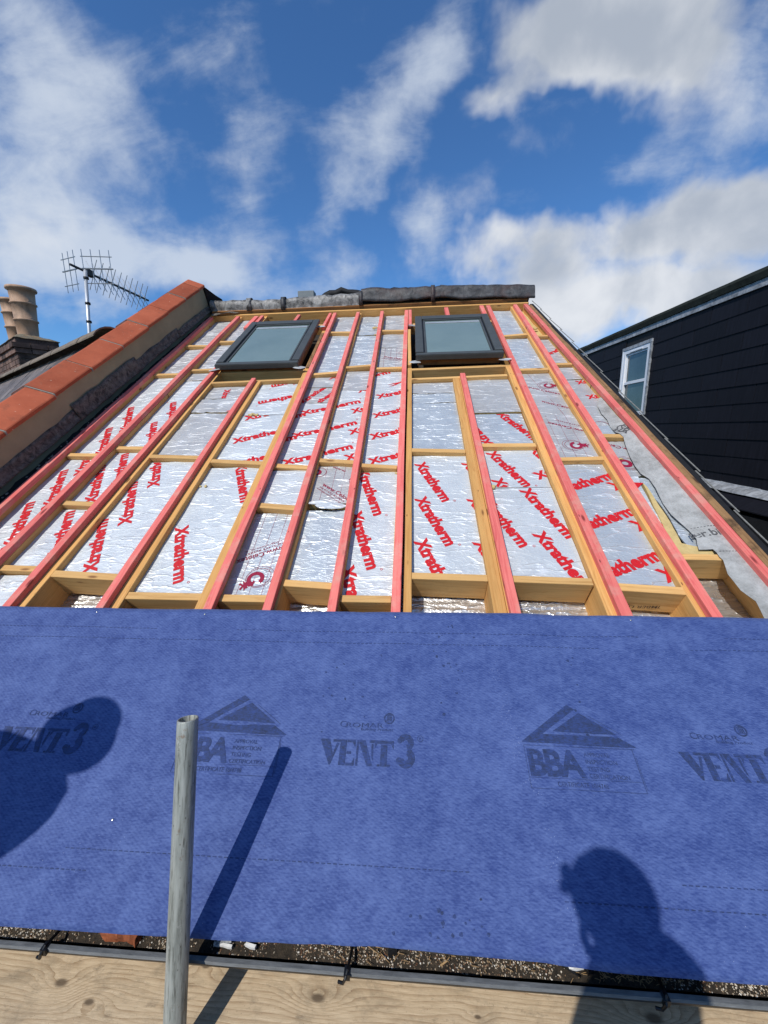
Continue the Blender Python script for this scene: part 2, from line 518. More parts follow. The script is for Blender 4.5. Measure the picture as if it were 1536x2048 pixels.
# terracotta coping
m, t, b = new_mat('terracotta')
tc = t.n('ShaderNodeTexCoord')
v = tc.outputs['Object']
oi = t.n('ShaderNodeObjectInfo')
c = t.ramp(t.noise(v, 4, 6, 0.65), [(0.3, (0.33, 0.075, 0.034)), (0.7, (0.46, 0.118, 0.056))])
c = t.mix(t.mr(t.voro(v, 16), 0.04, 0.10, 0.7, 0), c, (0.62, 0.42, 0.30))
c = t.mix(t.mr(t.noise(v, 22, 7, 0.8), 0.60, 0.70, 0, 0.6), c, (0.60, 0.34, 0.22))
c = t.mix(t.mr(t.noise(v, 9, 7, 0.8), 0.54, 0.72, 0, 0.6), c, (0.17, 0.065, 0.04))
hs = t.n('ShaderNodeHueSaturation')
t.link(c, hs.inputs['Color'])
t.link(t.mr(oi.outputs['Random'], 0, 1, 0.86, 1.1), hs.inputs['Value'])
t.link(hs.outputs[0], b.inputs['Base Color'])
b.inputs['Roughness'].default_value = 0.85
b.inputs['Specular IOR Level'].default_value = 0.2
bump(t, b, t.noise(v, 70, 5, 0.7), 0.3, 0.003)


def leadm(name, dark, light, amt, rough=0.45, tintc=None, sc_=7):
    m, t, b = new_mat(name)
    v, rnd = obj_co(t)
    n1 = t.noise(v, sc_ * 1.8, 8, 0.74, 0.5)
    c = t.ramp(n1, [(0.36, dark), (0.62 - amt * 0.18, tuple((a + b_) / 2 for a, b_ in zip(dark, light))), (0.80 - amt * 0.2, light)])
    if tintc:
        c = t.mix(t.mr(t.noise(v, 4, 5, 0.7), 0.48, 0.66, 0, 0.6), c, tintc)
    streaks = t.noise(t.mapping(v, scale=(26, 3, 3)), 1.4, 5, 0.7)
    c = t.mix(t.mr(streaks, 0.55, 0.72, 0, 0.5), c, dark)
    t.link(c, b.inputs['Base Color'])
    b.inputs['Metallic'].default_value = 0.1 if name == 'lead_bright' else 0.0
    b.inputs['Specular IOR Level'].default_value = 0.35
    b.inputs['Roughness'].default_value = rough
    bump(t, b, n1, 0.6, 0.01)
    return m


leadm('lead_bright', (0.018, 0.017, 0.016), (0.60, 0.58, 0.54), 0.15, 0.55)
leadm('lead_dark', (0.014, 0.014, 0.015), (0.13, 0.13, 0.13), 0.3, 0.5, (0.07, 0.030, 0.022))
leadm('lead_old', (0.042, 0.034, 0.025), (0.25, 0.215, 0.17), 0.6, 0.75, None, 16)
leadm('lead_strip', (0.14, 0.145, 0.15), (0.48, 0.50, 0.52), 0.5, 0.5, None, 5)


def tiles(name, c1, c2, joint_w=None):
    m, t, b = new_mat(name)
    v, rnd = obj_co(t)
    n1 = t.noise(v, 6, 7, 0.7)
    c = t.ramp(n1, [(0.32, c1), (0.68, c2)])
    c = t.mix(t.mr(t.noise(v, 24, 5, 0.8), 0.63, 0.70, 0, 0.7), c, (0.34, 0.33, 0.29))
    hs = t.n('ShaderNodeHueSaturation')
    t.link(c, hs.inputs['Color'])
    at = t.n('ShaderNodeAttribute', attribute_name='tone')
    t.link(t.mr(at.outputs['Fac'], 0, 1, 0.7, 1.3), hs.inputs['Value'])
    t.link(hs.outputs[0], b.inputs['Base Color'])
    b.inputs['Roughness'].default_value = 0.7
    bump(t, b, n1, 0.35, 0.004)
    return m


tiles('slate', (0.080, 0.064, 0.056), (0.185, 0.150, 0.130))
tiles('ridge_clay', (0.17, 0.125, 0.08), (0.36, 0.27, 0.175))
tiles('pot_clay', (0.56, 0.33, 0.19), (0.74, 0.47, 0.30))
m = MATS['pot_clay']
t = NT(m.node_tree)
b = [q for q in m.node_tree.nodes if q.type == 'BSDF_PRINCIPLED'][0]
src = b.inputs['Base Color'].links[0].from_socket
tc = t.n('ShaderNodeTexCoord')
soot = t.noise(t.mapping(tc.outputs['Object'], scale=(3, 3, 1.2)), 2.2, 7, 0.72)
t.link(t.mix(t.mr(soot, 0.48, 0.70, 0, 0.75), src, (0.10, 0.075, 0.055)), b.inputs['Base Color'])

# dark tile cladding with faint vertical streaks
m, t, b = new_mat('cladding_dark')
v, rnd = obj_co(t)
n1 = t.noise(t.mapping(v, scale=(1, 14, 1.2)), 2.2, 6, 0.7)
c = t.ramp(n1, [(0.35, (0.0045, 0.0043, 0.0070)), (0.62, (0.0090, 0.0088, 0.0135)), (0.8, (0.018, 0.018, 0.026))])
at = t.n('ShaderNodeAttribute', attribute_name='tone')
hs = t.n('ShaderNodeHueSaturation')
t.link(c, hs.inputs['Color'])
t.link(t.mr(at.outputs['Fac'], 0, 1, 0.85, 1.2), hs.inputs['Value'])
t.link(hs.outputs[0], b.inputs['Base Color'])
b.inputs['Roughness'].default_value = 0.7
b.inputs['Specular IOR Level'].default_value = 0.22
bump(t, b, n1, 0.2, 0.004)

# bricks
m, t, b = new_mat('brick_old')
tc = t.n('ShaderNodeTexCoord')
v = tc.outputs['Object']
c = t.ramp(t.noise(v, 7, 7, 0.7), [(0.3, (0.05, 0.032, 0.025)), (0.55, (0.15, 0.088, 0.065)), (0.75, (0.27, 0.18, 0.13))])
at = t.n('ShaderNodeAttribute', attribute_name='tone')
hs = t.n('ShaderNodeHueSaturation')
t.link(c, hs.inputs['Color'])
t.link(t.mr(at.outputs['Fac'], 0, 1, 0.5, 1.4), hs.inputs['Value'])
t.link(hs.outputs[0], b.inputs['Base Color'])
b.inputs['Roughness'].default_value = 0.95
bump(t, b, t.noise(v, 40, 6, 0.7), 0.7, 0.01)

m, t, b = new_mat('flaunching')
tc = t.n('ShaderNodeTexCoord')
v = tc.outputs['Object']
c = t.ramp(t.noise(v, 8, 8, 0.75), [(0.3, (0.05, 0.042, 0.03)), (0.5, (0.20, 0.16, 0.10)), (0.7, (0.33, 0.28, 0.19))])
c = t.mix(t.mr(t.noise(v, 5, 6, 0.7), 0.54, 0.66, 0, 0.8), c, (0.36, 0.17, 0.03))
t.link(c, b.inputs['Base Color'])
b.inputs['Roughness'].default_value = 0.95
bump(t, b, t.noise(v, 25, 7, 0.75), 1.0, 0.03)

# roof window glass: dusty film outside, dim room behind
m, t, b = new_mat('window_glass')
tc = t.n('ShaderNodeTexCoord')
v = tc.outputs['Object']
c = t.ramp(t.noise(v, 2.4, 5, 0.6), [(0.3, (0.155, 0.215, 0.205)), (0.7, (0.190, 0.255, 0.240))])
c = t.mix(t.mr(t.noise(v, 60, 5, 0.75), 0.62, 0.74, 0, 0.5), c, (0.34, 0.40, 0.40))
t.link(c, b.inputs['Base Color'])
b.inputs['Roughness'].default_value = 0.12
b.inputs['Specular IOR Level'].default_value = 0.6
b.inputs['Coat Weight'].default_value = 0.15
b.inputs['Coat Roughness'].default_value = 0.1
m, t, b = new_mat('sash_glass')
tc = t.n('ShaderNodeTexCoord')
v = tc.outputs['Object']
c = t.ramp(t.noise(v, 1.5, 4, 0.6), [(0.3, (0.035, 0.055, 0.058)), (0.7, (0.085, 0.12, 0.12))])
t.link(c, b.inputs['Base Color'])
b.inputs['Roughness'].default_value = 0.08
b.inputs['Specular IOR Level'].default_value = 0.8

# gutter muck and stones
m, t, b = new_mat('muck')
tc = t.n('ShaderNodeTexCoord')
v = tc.outputs['Object']
c = t.ramp(t.noise(v, 45, 8, 0.8), [(0.3, (0.012, 0.010, 0.008)), (0.55, (0.06, 0.045, 0.03)), (0.75, (0.19, 0.14, 0.09))])
t.link(c, b.inputs['Base Color'])
b.inputs['Roughness'].default_value = 0.95
bump(t, b, t.noise(v, 120, 6, 0.8), 1.0, 0.01)
m, t, b = new_mat('stones')
at = t.n('ShaderNodeAttribute', attribute_name='tone')
c = t.ramp(at.outputs['Fac'], [(0.0, (0.05, 0.035, 0.025)), (0.25, (0.20, 0.09, 0.045)), (0.45, (0.34, 0.26, 0.17)), (0.7, (0.55, 0.48, 0.38)), (1.0, (0.78, 0.76, 0.70))])
t.link(c, b.inputs['Base Color'])
b.inputs['Roughness'].default_value = 0.9
m, t, b = new_mat('gutter_lip')
tc = t.n('ShaderNodeTexCoord')
v = tc.outputs['Object']
c = t.ramp(t.noise(t.mapping(v, scale=(2, 10, 10)), 12, 6, 0.7), [(0.3, (0.06, 0.063, 0.063)), (0.6, (0.125, 0.13, 0.13)), (0.8, (0.21, 0.21, 0.20))])
t.link(c, b.inputs['Base Color'])
b.inputs['Roughness'].default_value = 0.6


# ------------------------------------------------------------------ builders
def prop(o, label=None, cat=None, group=None, kind=None):
    if label: o['label'] = label
    if cat: o['category'] = cat
    if group: o['group'] = group
    if kind: o['kind'] = kind
    return o


def link(name, me, mat, parent=None, mw=None):
    o = bpy.data.objects.new(name, me)
    COL.objects.link(o)
    if mat:
        me.materials.append(MATS[mat])
    mw = mw or Matrix.Identity(4)
    if parent is not None:
        o.parent = parent
        o.matrix_parent_inverse = PW[parent.name].inverted()
    o.matrix_basis = mw
    PW[o.name] = mw.copy()
    return o


PW = {}


def empty(name, loc, **kw):
    o = bpy.data.objects.new(name, None)
    COL.objects.link(o)
    o.location = loc
    o.empty_display_size = 0.2
    PW[o.name] = Matrix.Translation(loc)
    prop(o, **kw)
    return o


def bm_obj(name, bm, mat, parent=None, mw=None, smooth=False):
    me = bpy.data.meshes.new(name)
    bmesh.ops.recalc_face_normals(bm, faces=bm.faces)
    bm.to_mesh(me)
    bm.free()
    if smooth:
        for p in me.polygons:
            p.use_smooth = True
    return link(name, me, mat, parent, mw)


def add_box(bm, x0, x1, y0, y1, z0, z1, M=None, nx=1):
    vs = []
    for i in range(nx + 1):
        x = x0 + (x1 - x0) * i / nx
        row = [bm.verts.new((x, y, z)) for (y, z) in ((y0, z0), (y1, z0), (y1, z1), (y0, z1))]
        vs.append(row)
    fs = []
    for i in range(nx):
        for j in range(4):
            fs.append(bm.faces.new((vs[i][j], vs[i][(j + 1) % 4], vs[i + 1][(j + 1) % 4], vs[i + 1][j])))
    fs.append(bm.faces.new(vs[0][::-1]))
    fs.append(bm.faces.new(vs[-1]))
    allv = [v for r in vs for v in r]
    if M is not None:
        for v in allv:
            v.co = M @ v.co
    return allv, fs


def frame_mat(o, x, y, z):
    return Matrix(((x.x, y.x, z.x, o.x), (x.y, y.y, z.y, o.y), (x.z, y.z, z.z, o.z), (0, 0, 0, 1)))


def wob(bm, amp, seed, freq=1.7):
    for v in bm.verts:
        q = Vector((v.co.x * freq + seed * 3.1, seed * 1.7, 0))
        nv = noise.noise_vector(q)
        v.co.y += nv.y * amp
        v.co.z += nv.z * amp


def timber(name, p0, p1, width, depth, mat, parent, amp=0.0025, bev=0.0022, n=None):
    """timber from p0 to p1 (u, v, w of its top centre line), lying in the roof slope"""
    a, b_ = rw(*p0), rw(*p1)
    L = (b_ - a).length
    x = (b_ - a).normalized()
    z = (RN - x * RN.dot(x)).normalized()
    y = z.cross(x)
    bm = bmesh.new()
    n = n or max(1, int(L / 0.22))
    add_box(bm, 0, L, -width / 2, width / 2, -depth, 0, nx=n)
    bmesh.ops.recalc_face_normals(bm, faces=bm.faces)
    ed = [e for e in bm.edges if len(e.link_faces) == 2 and e.link_faces[0].normal.dot(e.link_faces[1].normal) < 0.5]
    if bev:
        bmesh.ops.bevel(bm, geom=ed, offset=bev, segments=1, affect='EDGES')
    wob(bm, amp, random.random() * 50)
    return bm_obj(name, bm, mat, parent, frame_mat(a, x, y, z))


ROOFM = frame_mat(rw(0, 0, 0), RX, RD, RN)        # local (u, v, w) -> world


def roof_mesh(name, verts, faces, mat, parent, smooth=False):
    me = bpy.data.meshes.new(name)
    me.from_pydata(verts, [], faces)
    me.update()
    if smooth:
        for p in me.polygons:
            p.use_smooth = True
    return link(name, me, mat, parent, ROOFM)


def tube_bm(bm, pts, r, seg=8, cap=True, taper=None):
    """round bar along pts"""
    rings = []
    n = len(pts)
    for i, p in enumerate(pts):
        d = (pts[min(i + 1, n - 1)] - pts[max(i - 1, 0)]).normalized()
        a = d.orthogonal().normalized() if i == 0 else (prev - d * prev.dot(d)).normalized()
        prev = a
        c = d.cross(a)
        rr = r if taper is None else r * (1 + (taper - 1) * i / (n - 1))
        rings.append([bm.verts.new(p + (a * math.cos(k * 2 * math.pi / seg) + c * math.sin(k * 2 * math.pi / seg)) * rr) for k in range(seg)])
    for i in range(n - 1):
        for k in range(seg):
            bm.faces.new((rings[i][k], rings[i][(k + 1) % seg], rings[i + 1][(k + 1) % seg], rings[i + 1][k]))
    if cap:
        bm.faces.new(rings[0][::-1])
        bm.faces.new(rings[-1])


def lathe_bm(bm, prof, M, seg=32):
    rings = []
    for (r, z) in prof:
        rings.append([bm.verts.new(M @ Vector((r * math.cos(k * 2 * math.pi / seg), r * math.sin(k * 2 * math.pi / seg), z))) for k in range(seg)])
    for i in range(len(prof) - 1):
        for k in range(seg):
            bm.faces.new((rings[i][k], rings[i][(k + 1) % seg], rings[i + 1][(k + 1) % seg], rings[i + 1][k]))
    return rings


# ------------------------------------------------------------------ lettering
TXT = {}


def text_poly(s, bold=0.0, spacing=1.0, shear=0.0):
    key = (s, bold, spacing, shear)
    if key in TXT:
        return TXT[key]
    cu = bpy.data.curves.new('lettering', 'FONT')
    cu.body = s
    cu.size = 1
    cu.offset = bold
    cu.space_character = spacing
    cu.shear = shear
    cu.resolution_u = 3
    o = bpy.data.objects.new('lettering', cu)
    COL.objects.link(o)
    dg = bpy.context.evaluated_depsgraph_get()
    me = bpy.data.meshes.new_from_object(o.evaluated_get(dg))
    vs = [(v.co.x, v.co.y) for v in me.vertices]
    fs = [tuple(p.vertices) for p in me.polygons]
    bpy.data.objects.remove(o)
    bpy.data.curves.remove(cu)
    bpy.data.meshes.remove(me)
    x0 = min(v[0] for v in vs)
    x1 = max(v[0] for v in vs)
    vs = [((x - x0) / (x1 - x0), y) for x, y in vs]
    TXT[key] = (vs, fs)
    return TXT[key]


class Print:
    """flat printing collected in (u, v) on one surface, clipped to a rectangle"""
    def __init__(s):
        s.v = []
        s.f = []

    def poly(s, pts):
        k = len(s.v)
        s.v += [tuple(p) for p in pts]
        s.f.append(tuple(range(k, k + len(pts))))

    def text(s, st, u, v, L, h, ang=0, bold=0.0, spacing=1.0, shear=0.0, part=None):
        vs, fs = text_poly(st, bold, spacing, shear)
        c, sn = math.cos(math.radians(ang)), math.sin(math.radians(ang))
        k = len(s.v)
        for x, y in vs:
            X, Y = x * L, y * h
            s.v.append((u + X * c - Y * sn, v + X * sn + Y * c))
        s.f += [tuple(i + k for i in f) for f in fs]

    def ring(s, u, v, r0, r1, sx=1.0, ang=0, n=28, a0=0, a1=360):
        c, sn = math.cos(math.radians(ang)), math.sin(math.radians(ang))
        def P(r, a):
            X, Y = r * math.cos(a) * sx, r * math.sin(a)
            return (u + X * c - Y * sn, v + X * sn + Y * c)
        for i in range(n):
            a, b_ = math.radians(a0 + (a1 - a0) * i / n), math.radians(a0 + (a1 - a0) * (i + 1) / n)
            if r0 > 0:
                s.poly([P(r0, a), P(r1, a), P(r1, b_), P(r0, b_)])
            else:
                s.poly([(u, v), P(r1, a), P(r1, b_)])

    def line(s, p, q, w):
        d = Vector((q[0] - p[0], q[1] - p[1]))
        n = Vector((-d.y, d.x)).normalized() * w / 2
        s.poly([(p[0] + n.x, p[1] + n.y), (p[0] - n.x, p[1] - n.y), (q[0] - n.x, q[1] - n.y), (q[0] + n.x, q[1] + n.y)])

    def build(s, name, mat, parent, wf, rect=None, label=None):
        bm = bmesh.new()
        vs = [bm.verts.new((x, y, 0)) for x, y in s.v]
        for f in s.f:
            try:
                bm.faces.new([vs[i] for i in f])
            except ValueError:
                pass
        if rect:
            u0, u1, v0, v1 = rect
            for co, no in (((u0, 0, 0), (-1, 0, 0)), ((u1, 0, 0), (1, 0, 0)), ((0, v0, 0), (0, -1, 0)), ((0, v1, 0), (0, 1, 0))):
                bmesh.ops.bisect_plane(bm, geom=bm.verts[:] + bm.edges[:] + bm.faces[:], plane_co=co, plane_no=no, clear_outer=True)
        if not bm.faces:
            bm.free()
            return None
        bmesh.ops.triangulate(bm, faces=bm.faces)
        for v in bm.verts:
            v.co.z = wf(v.co.x, v.co.y)
        for f in bm.faces:
            f.normal_update()
            if f.normal.z < 0:
                f.normal_flip()
        me = bpy.data.meshes.new(name)
        bm.to_mesh(me)
        bm.free()
        o = link(name, me, mat, parent, ROOFM)
        if label:
            o['label'] = label
        return o


# ================================================================== GROUND AND STREET
g = bmesh.new()
bmesh.ops.create_grid(g, x_segments=2, y_segments=2, size=400)
go = bm_obj('ground', g, 'grey_asphalt')
go.location = (0, 0, 0)
prop(go, kind='structure')

# ================================================================== THE ROOF UNDER REPAIR
roof = empty('pitched_roof', rw(0, 0, -0.2), label='open timber pitched roof with pink battens, yellow rafters and silver insulation under repair', cat='roof')
house = empty('terraced_house', cw(0, 3, -8.6), label='brick terraced house below the blue covered eaves', cat='house')
bm = bmesh.new()
add_box(bm, -2.68, 1.60, 0.80, 9.4, 0.0, H0 - 1.40)
bm_obj('wall', bm, 'brick_old', house)
bm = bmesh.new()                                   # right gable under the verge, left party wall body
pts = [(1.545, 0.82, -1.46), (1.545, 5.10, 1.12), (1.545, 9.4, -1.46)]
vs = []
for dx in (0, -0.10):
    vs.append([bm.verts.new(cw(x + dx, y, z)) for x, y, z in pts])
bm.faces.new(vs[0]); bm.faces.new(vs[1][::-1])
for i in range(3):
    bm.faces.new((vs[0][i], vs[1][i], vs[1][(i + 1) % 3], vs[0][(i + 1) % 3]))
bm_obj('gable', bm, 'brick_old', house)
bm = bmesh.new()                                   # rear slope
a = rw(0, 5.12, -0.03)
q = [Vector((-2.45, a.y, a.z)), Vector((1.36, a.y, a.z)), Vector((1.36, 9.5, a.z - 2.62)), Vector((-2.45, 9.5, a.z - 2.62))]
lo = [bm.verts.new(p) for p in q]
hi = [bm.verts.new(p - Vector((0, 0, 0.06))) for p in q]
bm.faces.new(lo); bm.faces.new(hi[::-1])
for i in range(4):
    bm.faces.new((lo[i], hi[i], hi[(i + 1) % 4], lo[(i + 1) % 4]))
bm_obj('roof', bm, 'slate', house)

# battens: (u at foot, v) ... (u at head, v), centre line of the top face
BAT = [(-2.335, 0.0, -2.391, 4.93, .040), (-2.062, 0.0, -2.055, 4.92, .040), (-1.796, 0.0, -1.760, 4.91, .038),
       (-1.353, 0.0, -1.350, 3.19, .036), (-0.866, 0.0, -0.890, 4.90, .038), (-0.611, 0.0, -0.618, 4.90, .037),
       (-0.337, 0.0, -0.340, 4.90, .037), (-0.073, 0.0, -0.062, 4.90, .039), (0.414, 0.0, 0.412, 3.17, .040),
       (0.834, 0.0, 0.866, 4.95, .044), (1.175, 0.0, 1.166, 4.94, .040), (1.532, 0.30, 1.279, 4.94, .040),
       (-1.322, 4.58, -1.312, 4.89, .036), (-1.835, 4.50, -1.828, 4.90, .050), (-0.955, 4.40, -0.945, 4.90, .030),
       (-0.020, 4.40, -0.018, 4.90, .034), (0.394, 4.50, 0.390, 4.93, .044), (0.792, 4.50, 0.790, 4.95, .044)]
for (u0, v0, u1, v1, wd) in BAT:
    o = timber('batten', (u0, v0, 0), (u1, v1, 0), wd, 0.031, 'red_batten', roof, amp=0.003, bev=0.0015)
    # nail heads and knots along the batten
RW = -0.0315
DEP = 0.165
# rafters: (u0, v0, u1, v1, width, label)
RAF = [(-2.363, 0, -2.392, 5.0, .045), (-2.063, 0, -2.056, 5.0, .045), (-1.764, 0, -1.748, 5.0, .052),
       (-1.319, 0, -1.319, 3.19, .050), (-0.905, 0, -0.925, 4.95, .076), (-0.606, 0, -0.608, 4.95, .044),
       (-0.336, 0, -0.338, 4.95, .042), (-0.075, 0, -0.066, 4.95, .036), (-0.025, 0, -0.020, 3.37, .037),
       (0.360, 0, 0.360, 3.15, .054), (0.413, 0, 0.411, 3.15, .046), (0.801, 0, 0.816, 3.37, .047),
       (0.846, 0, 0.872, 4.98, .040), (1.158, 0, 1.150, 4.98, .046), (1.540, 0.0, 1.290, 4.98, .040)]
for (u0, v0, u1, v1, wd) in RAF:
    timber('rafter', (u0, v0, RW), (u1, v1, RW), wd, DEP, 'rafter_wood', roof, amp=0.002, bev=0.002)
# noggins: (uL, vL, uR, vR, thickness, depth)
NOG = [(-2.34, 2.121, -2.085, 2.117), (-2.36, 4.102, -2.08, 4.083), (-2.36, 3.397, -2.08, 3.393), (-2.34, 1.15, -2.085, 1.147),
       (-2.040, 2.199, -1.79, 2.193), (-2.040, 1.628, -1.79, 1.613), (-2.040, 1.147, -1.79, 1.138), (-2.036, 3.472, -1.775, 3.477), (-2.036, 4.188, -1.775, 4.185),
       (-1.738, 2.092, -1.344, 2.070), (-1.738, 1.112, -1.344, 1.089),
       (-1.294, 2.029, -0.943, 2.000), (-1.294, 0.992, -0.943, 0.988),
       (-0.867, 1.972, -0.629, 1.946), (-0.867, 1.600, -0.629, 1.571), (-0.867, 0.985, -0.629, 0.982), (-0.885, 3.300, -0.630, 3.331), (-0.887, 4.350, -0.630, 4.327),
       (-0.584, 2.020, -0.358, 1.992), (-0.584, 1.069, -0.358, 1.055), (-0.586, 3.430, -0.359, 3.457),
       (-0.315, 1.960, -0.093, 1.940), (-0.315, 0.989, -0.093, 0.987), (-0.317, 3.388, -0.088, 3.395), (-0.317, 4.338, -0.085, 4.330),
       (-0.006, 2.119, 0.333, 2.099), (-0.006, 1.117, 0.333, 1.107),
       (0.436, 2.158, 0.777, 2.155), (0.436, 1.102, 0.777, 1.089),
       (0.866, 2.000, 1.134, 2.000), (0.866, 1.067, 1.134, 1.045), (0.880, 3.272, 1.129, 3.274), (0.885, 4.066, 1.128, 4.098),
       (1.181, 2.250, 1.420, 2.235), (1.181, 1.237, 1.480, 1.229), (1.176, 3.371, 1.355, 3.372), (1.174, 4.035, 1.32, 4.039)]
for (a, b_, c, d) in NOG:
    low = b_ < 1.3
    timber('noggin', (a, b_, RW - random.choice((0, .0015, .003))), (c, d, RW - random.choice((0, .002, .004))), random.uniform(.034, .040), 0.135 if low else 0.085, 'noggin_wood', roof, amp=0.001, bev=0.002, n=4)
# headers and trimmers round the two roof windows
for (a, b_, c, d, wd, dp) in [(-1.738, 3.398, -0.944, 3.392, .036, .10), (-1.738, 3.184, -0.944, 3.214, .030, .10),
                              (-0.046, 3.339, 0.846, 3.362, .036, .10), (-0.005, 3.150, 0.777, 3.176, .030, .10),
                              (-1.722, 4.60, -0.964, 4.59, .045, .10), (-0.044, 4.50, 0.846, 4.51, .045, .10)]:
    if dp == .10 and b_ < 3.3:
        timber('noggin', (a, b_, RW), (c, d, RW), wd, dp, 'noggin_wood', roof, amp=0.001, n=6)
    else:
        timber('header', (a, b_, RW - .0005), (c, d, RW - .0005), wd, dp, 'noggin_wood', roof, amp=0.001, n=6)
# ridge boards
timber('ridge_board', (-2.42, 4.985, -0.005), (1.33, 5.005, -0.005), .032, 0.20, 'rafter_wood', roof, amp=0.002)
timber('ridge_board', (-2.42, 5.078, 0.022), (1.33, 5.095, 0.022), .060, 0.12, 'box_wood', roof, amp=0.002)  # darker timber colour paints in the shade under the ridge lead
# verge: old board, black strip painting in the dark gap, slate undercloak
def verge_u(v, off):
    return 1.532 + (1.279 - 1.532) * (v - 0.30) / 4.64 + off
timber('verge_board', (verge_u(0.2, .062), 0.2, -0.012), (verge_u(4.95, .050), 4.95, -0.012), .044, 0.13, 'old_wood', roof, amp=0.004)
timber('verge_gap_strip', (verge_u(0.2, .104), 0.2, -0.020), (verge_u(4.98, .080), 4.98, -0.012), .040, 0.15, 'black_felt', roof, amp=0.003)
for k in range(15):
    v0 = 0.2 + k * 0.325
    timber('undercloak_slate', (verge_u(v0, .128) + random.uniform(-.003, .003), v0, -0.006 + 0.002 * (k % 2)), (verge_u(v0 + .36, .120), v0 + 0.345, -0.012 + 0.002 * (k % 2)), .007, 0.004, 'slate_edge', roof, amp=0.001, bev=0.0005)


# insulation boards -------------------------------------------------
def board(u0, u1, v0, v1, w, mat, seed, amp=0.0022, tilt=0.0, cut=0.0, thick=0.05, fringe=True):
    """foil faced board: a lightly rumpled top sheet with foam edges"""
    nx, ny = max(3, int((u1 - u0) / 0.022)), max(3, int((v1 - v0) / 0.022))
    def ww(u, v):
        q = Vector((u * 7 + seed, v * 9, seed * 1.3))
        r = Vector((u * 22, v * 40 + seed, 2.0))
        return w + noise.noise(q) * amp * 1.6 + noise.noise(r) * amp * 0.55 + tilt * (v - v0)
    vs, fs = [], []
    for j in range(ny + 1):
        for i in range(nx + 1):
            u = u0 + (u1 - u0) * i / nx
            v = v0 + (v1 - v0) * j / ny
            if j in (0, ny):
                v += noise.noise(Vector((u * 30, seed, j))) * cut
            vs.append((u, v, ww(u, v)))
    N1 = nx + 1
    for j in range(ny):
        for i in range(nx):
            k = j * N1 + i
            fs.append((k, k + 1, k + N1 + 1, k + N1))
    o = roof_mesh('insulation_board', vs, fs, mat, roof, True)
    # foam core below
    k = 0
    cv, cf = [], []
    loop = [vs[i] for i in range(nx + 1)] + [vs[j * N1 + nx] for j in range(1, ny + 1)] + [vs[ny * N1 + i] for i in range(nx - 1, -1, -1)] + [vs[j * N1] for j in range(ny - 1, 0, -1)]
    n = len(loop)
    cv = [(a[0], a[1], a[2] - 0.0012) for a in loop] + [(a[0], a[1], w - thick) for a in loop]
    cf = [(i, (i + 1) % n, n + (i + 1) % n, n + i) for i in range(n)]
    cf.append(tuple(range(n, 2 * n)))
    roof_mesh('foam_core', cv, cf, 'foam_yellow', o)
    return o, ww


XL, XH = 0.408, 0.092
def xt(P, u, v, ang, L=XL, h=XH, word='Xtratherm'):
    P.text(word, u, v, L, h, ang, bold=0.049, spacing=1.01)
    c, sn = math.cos(math.radians(ang)), math.sin(math.radians(ang))
    if word.endswith('m'):
        rx, ry = L + 0.014, h * 0.72
        P.ring(u + rx * c - ry * sn, v + rx * sn + ry * c, 0.0045, 0.0065, n=14)


def logo(P, u, v, s, ang):
    """roundel with an open Q, a shadow ring and a crossed square beside it"""
    c, sn = math.cos(math.radians(ang)), math.sin(math.radians(ang))
    T = lambda x, y: (u + (x * c - y * sn) * s, v + (x * sn + y * c) * s)
    P.ring(u, v, 0.52 * s, 0.98 * s, 1.0, ang, 30, -60, 250)
    P.ring(*T(0.32, 0.10), 1.22 * s, 1.27 * s, 1.12, ang, 34)
    P.ring(*T(0.42, 0.12), 1.42 * s, 1.46 * s, 1.15, ang, 34, -120, 120)
    for a_, b_ in (((-1.75, -0.15), (-0.95, -0.95)), ((-1.75, -0.95), (-0.95, -0.15))):
        P.line(T(*a_), T(*b_), 0.24 * s)
    P.poly([T(-1.35, -1.25), T(-0.75, -0.55), T(-1.35, 0.15), T(-1.95, -0.55)][:3])
    P.line(T(-0.85, -0.8), T(-0.1, -0.35), 0.28 * s)


def celo(P, u, v, ang, L=0.26):
    c, sn = math.cos(math.radians(ang)), math.sin(math.radians(ang))
    P.text('www.Celotex', u, v, L, 0.040, ang, bold=0.012)
    P.text('tel 01473 822093', u + 0.022 * sn, v - 0.022 * c, L * 0.8, 0.016, ang)
    P.text('info@celotex.co.uk', u + 0.040 * sn, v - 0.040 * c, L * 0.8, 0.014, ang)


seedc = [3.0]
def bay(uL, uR, v0, v1, w=-0.064, mat='foil_bright', red=(), maroon=None, over=0.004, **kw):
    seedc[0] += 7.37
    u0, u1 = uL - over, uR + over
    o, ww = board(u0, u1, v0, v1, w, mat, seedc[0], **kw)
    rect = (u0 + .001, u1 - .001, v0 + .003, v1 - .003)
    wf = lambda u, v: ww(u, v) + 0.0016
    if red:
        P = Print()
        for r in red:
            xt(P, *r)
        P.build('lettering', 'print_red', o, wf, rect)
    if maroon:
        P = Print()
        maroon(P)
        P.build('lettering', 'print_maroon', o, wf, rect)
    return o


def cel_lines(P, u0, u1, v0, v1):
    for k in range(1, 4):
        P.line((u0 + (u1 - u0) * k / 4, v0), (u0 + (u1 - u0) * k / 4, v1), 0.0012)


G = 0.020      # half a noggin
UPA, DNA, VTA = 22.5, -67.0, 113.0
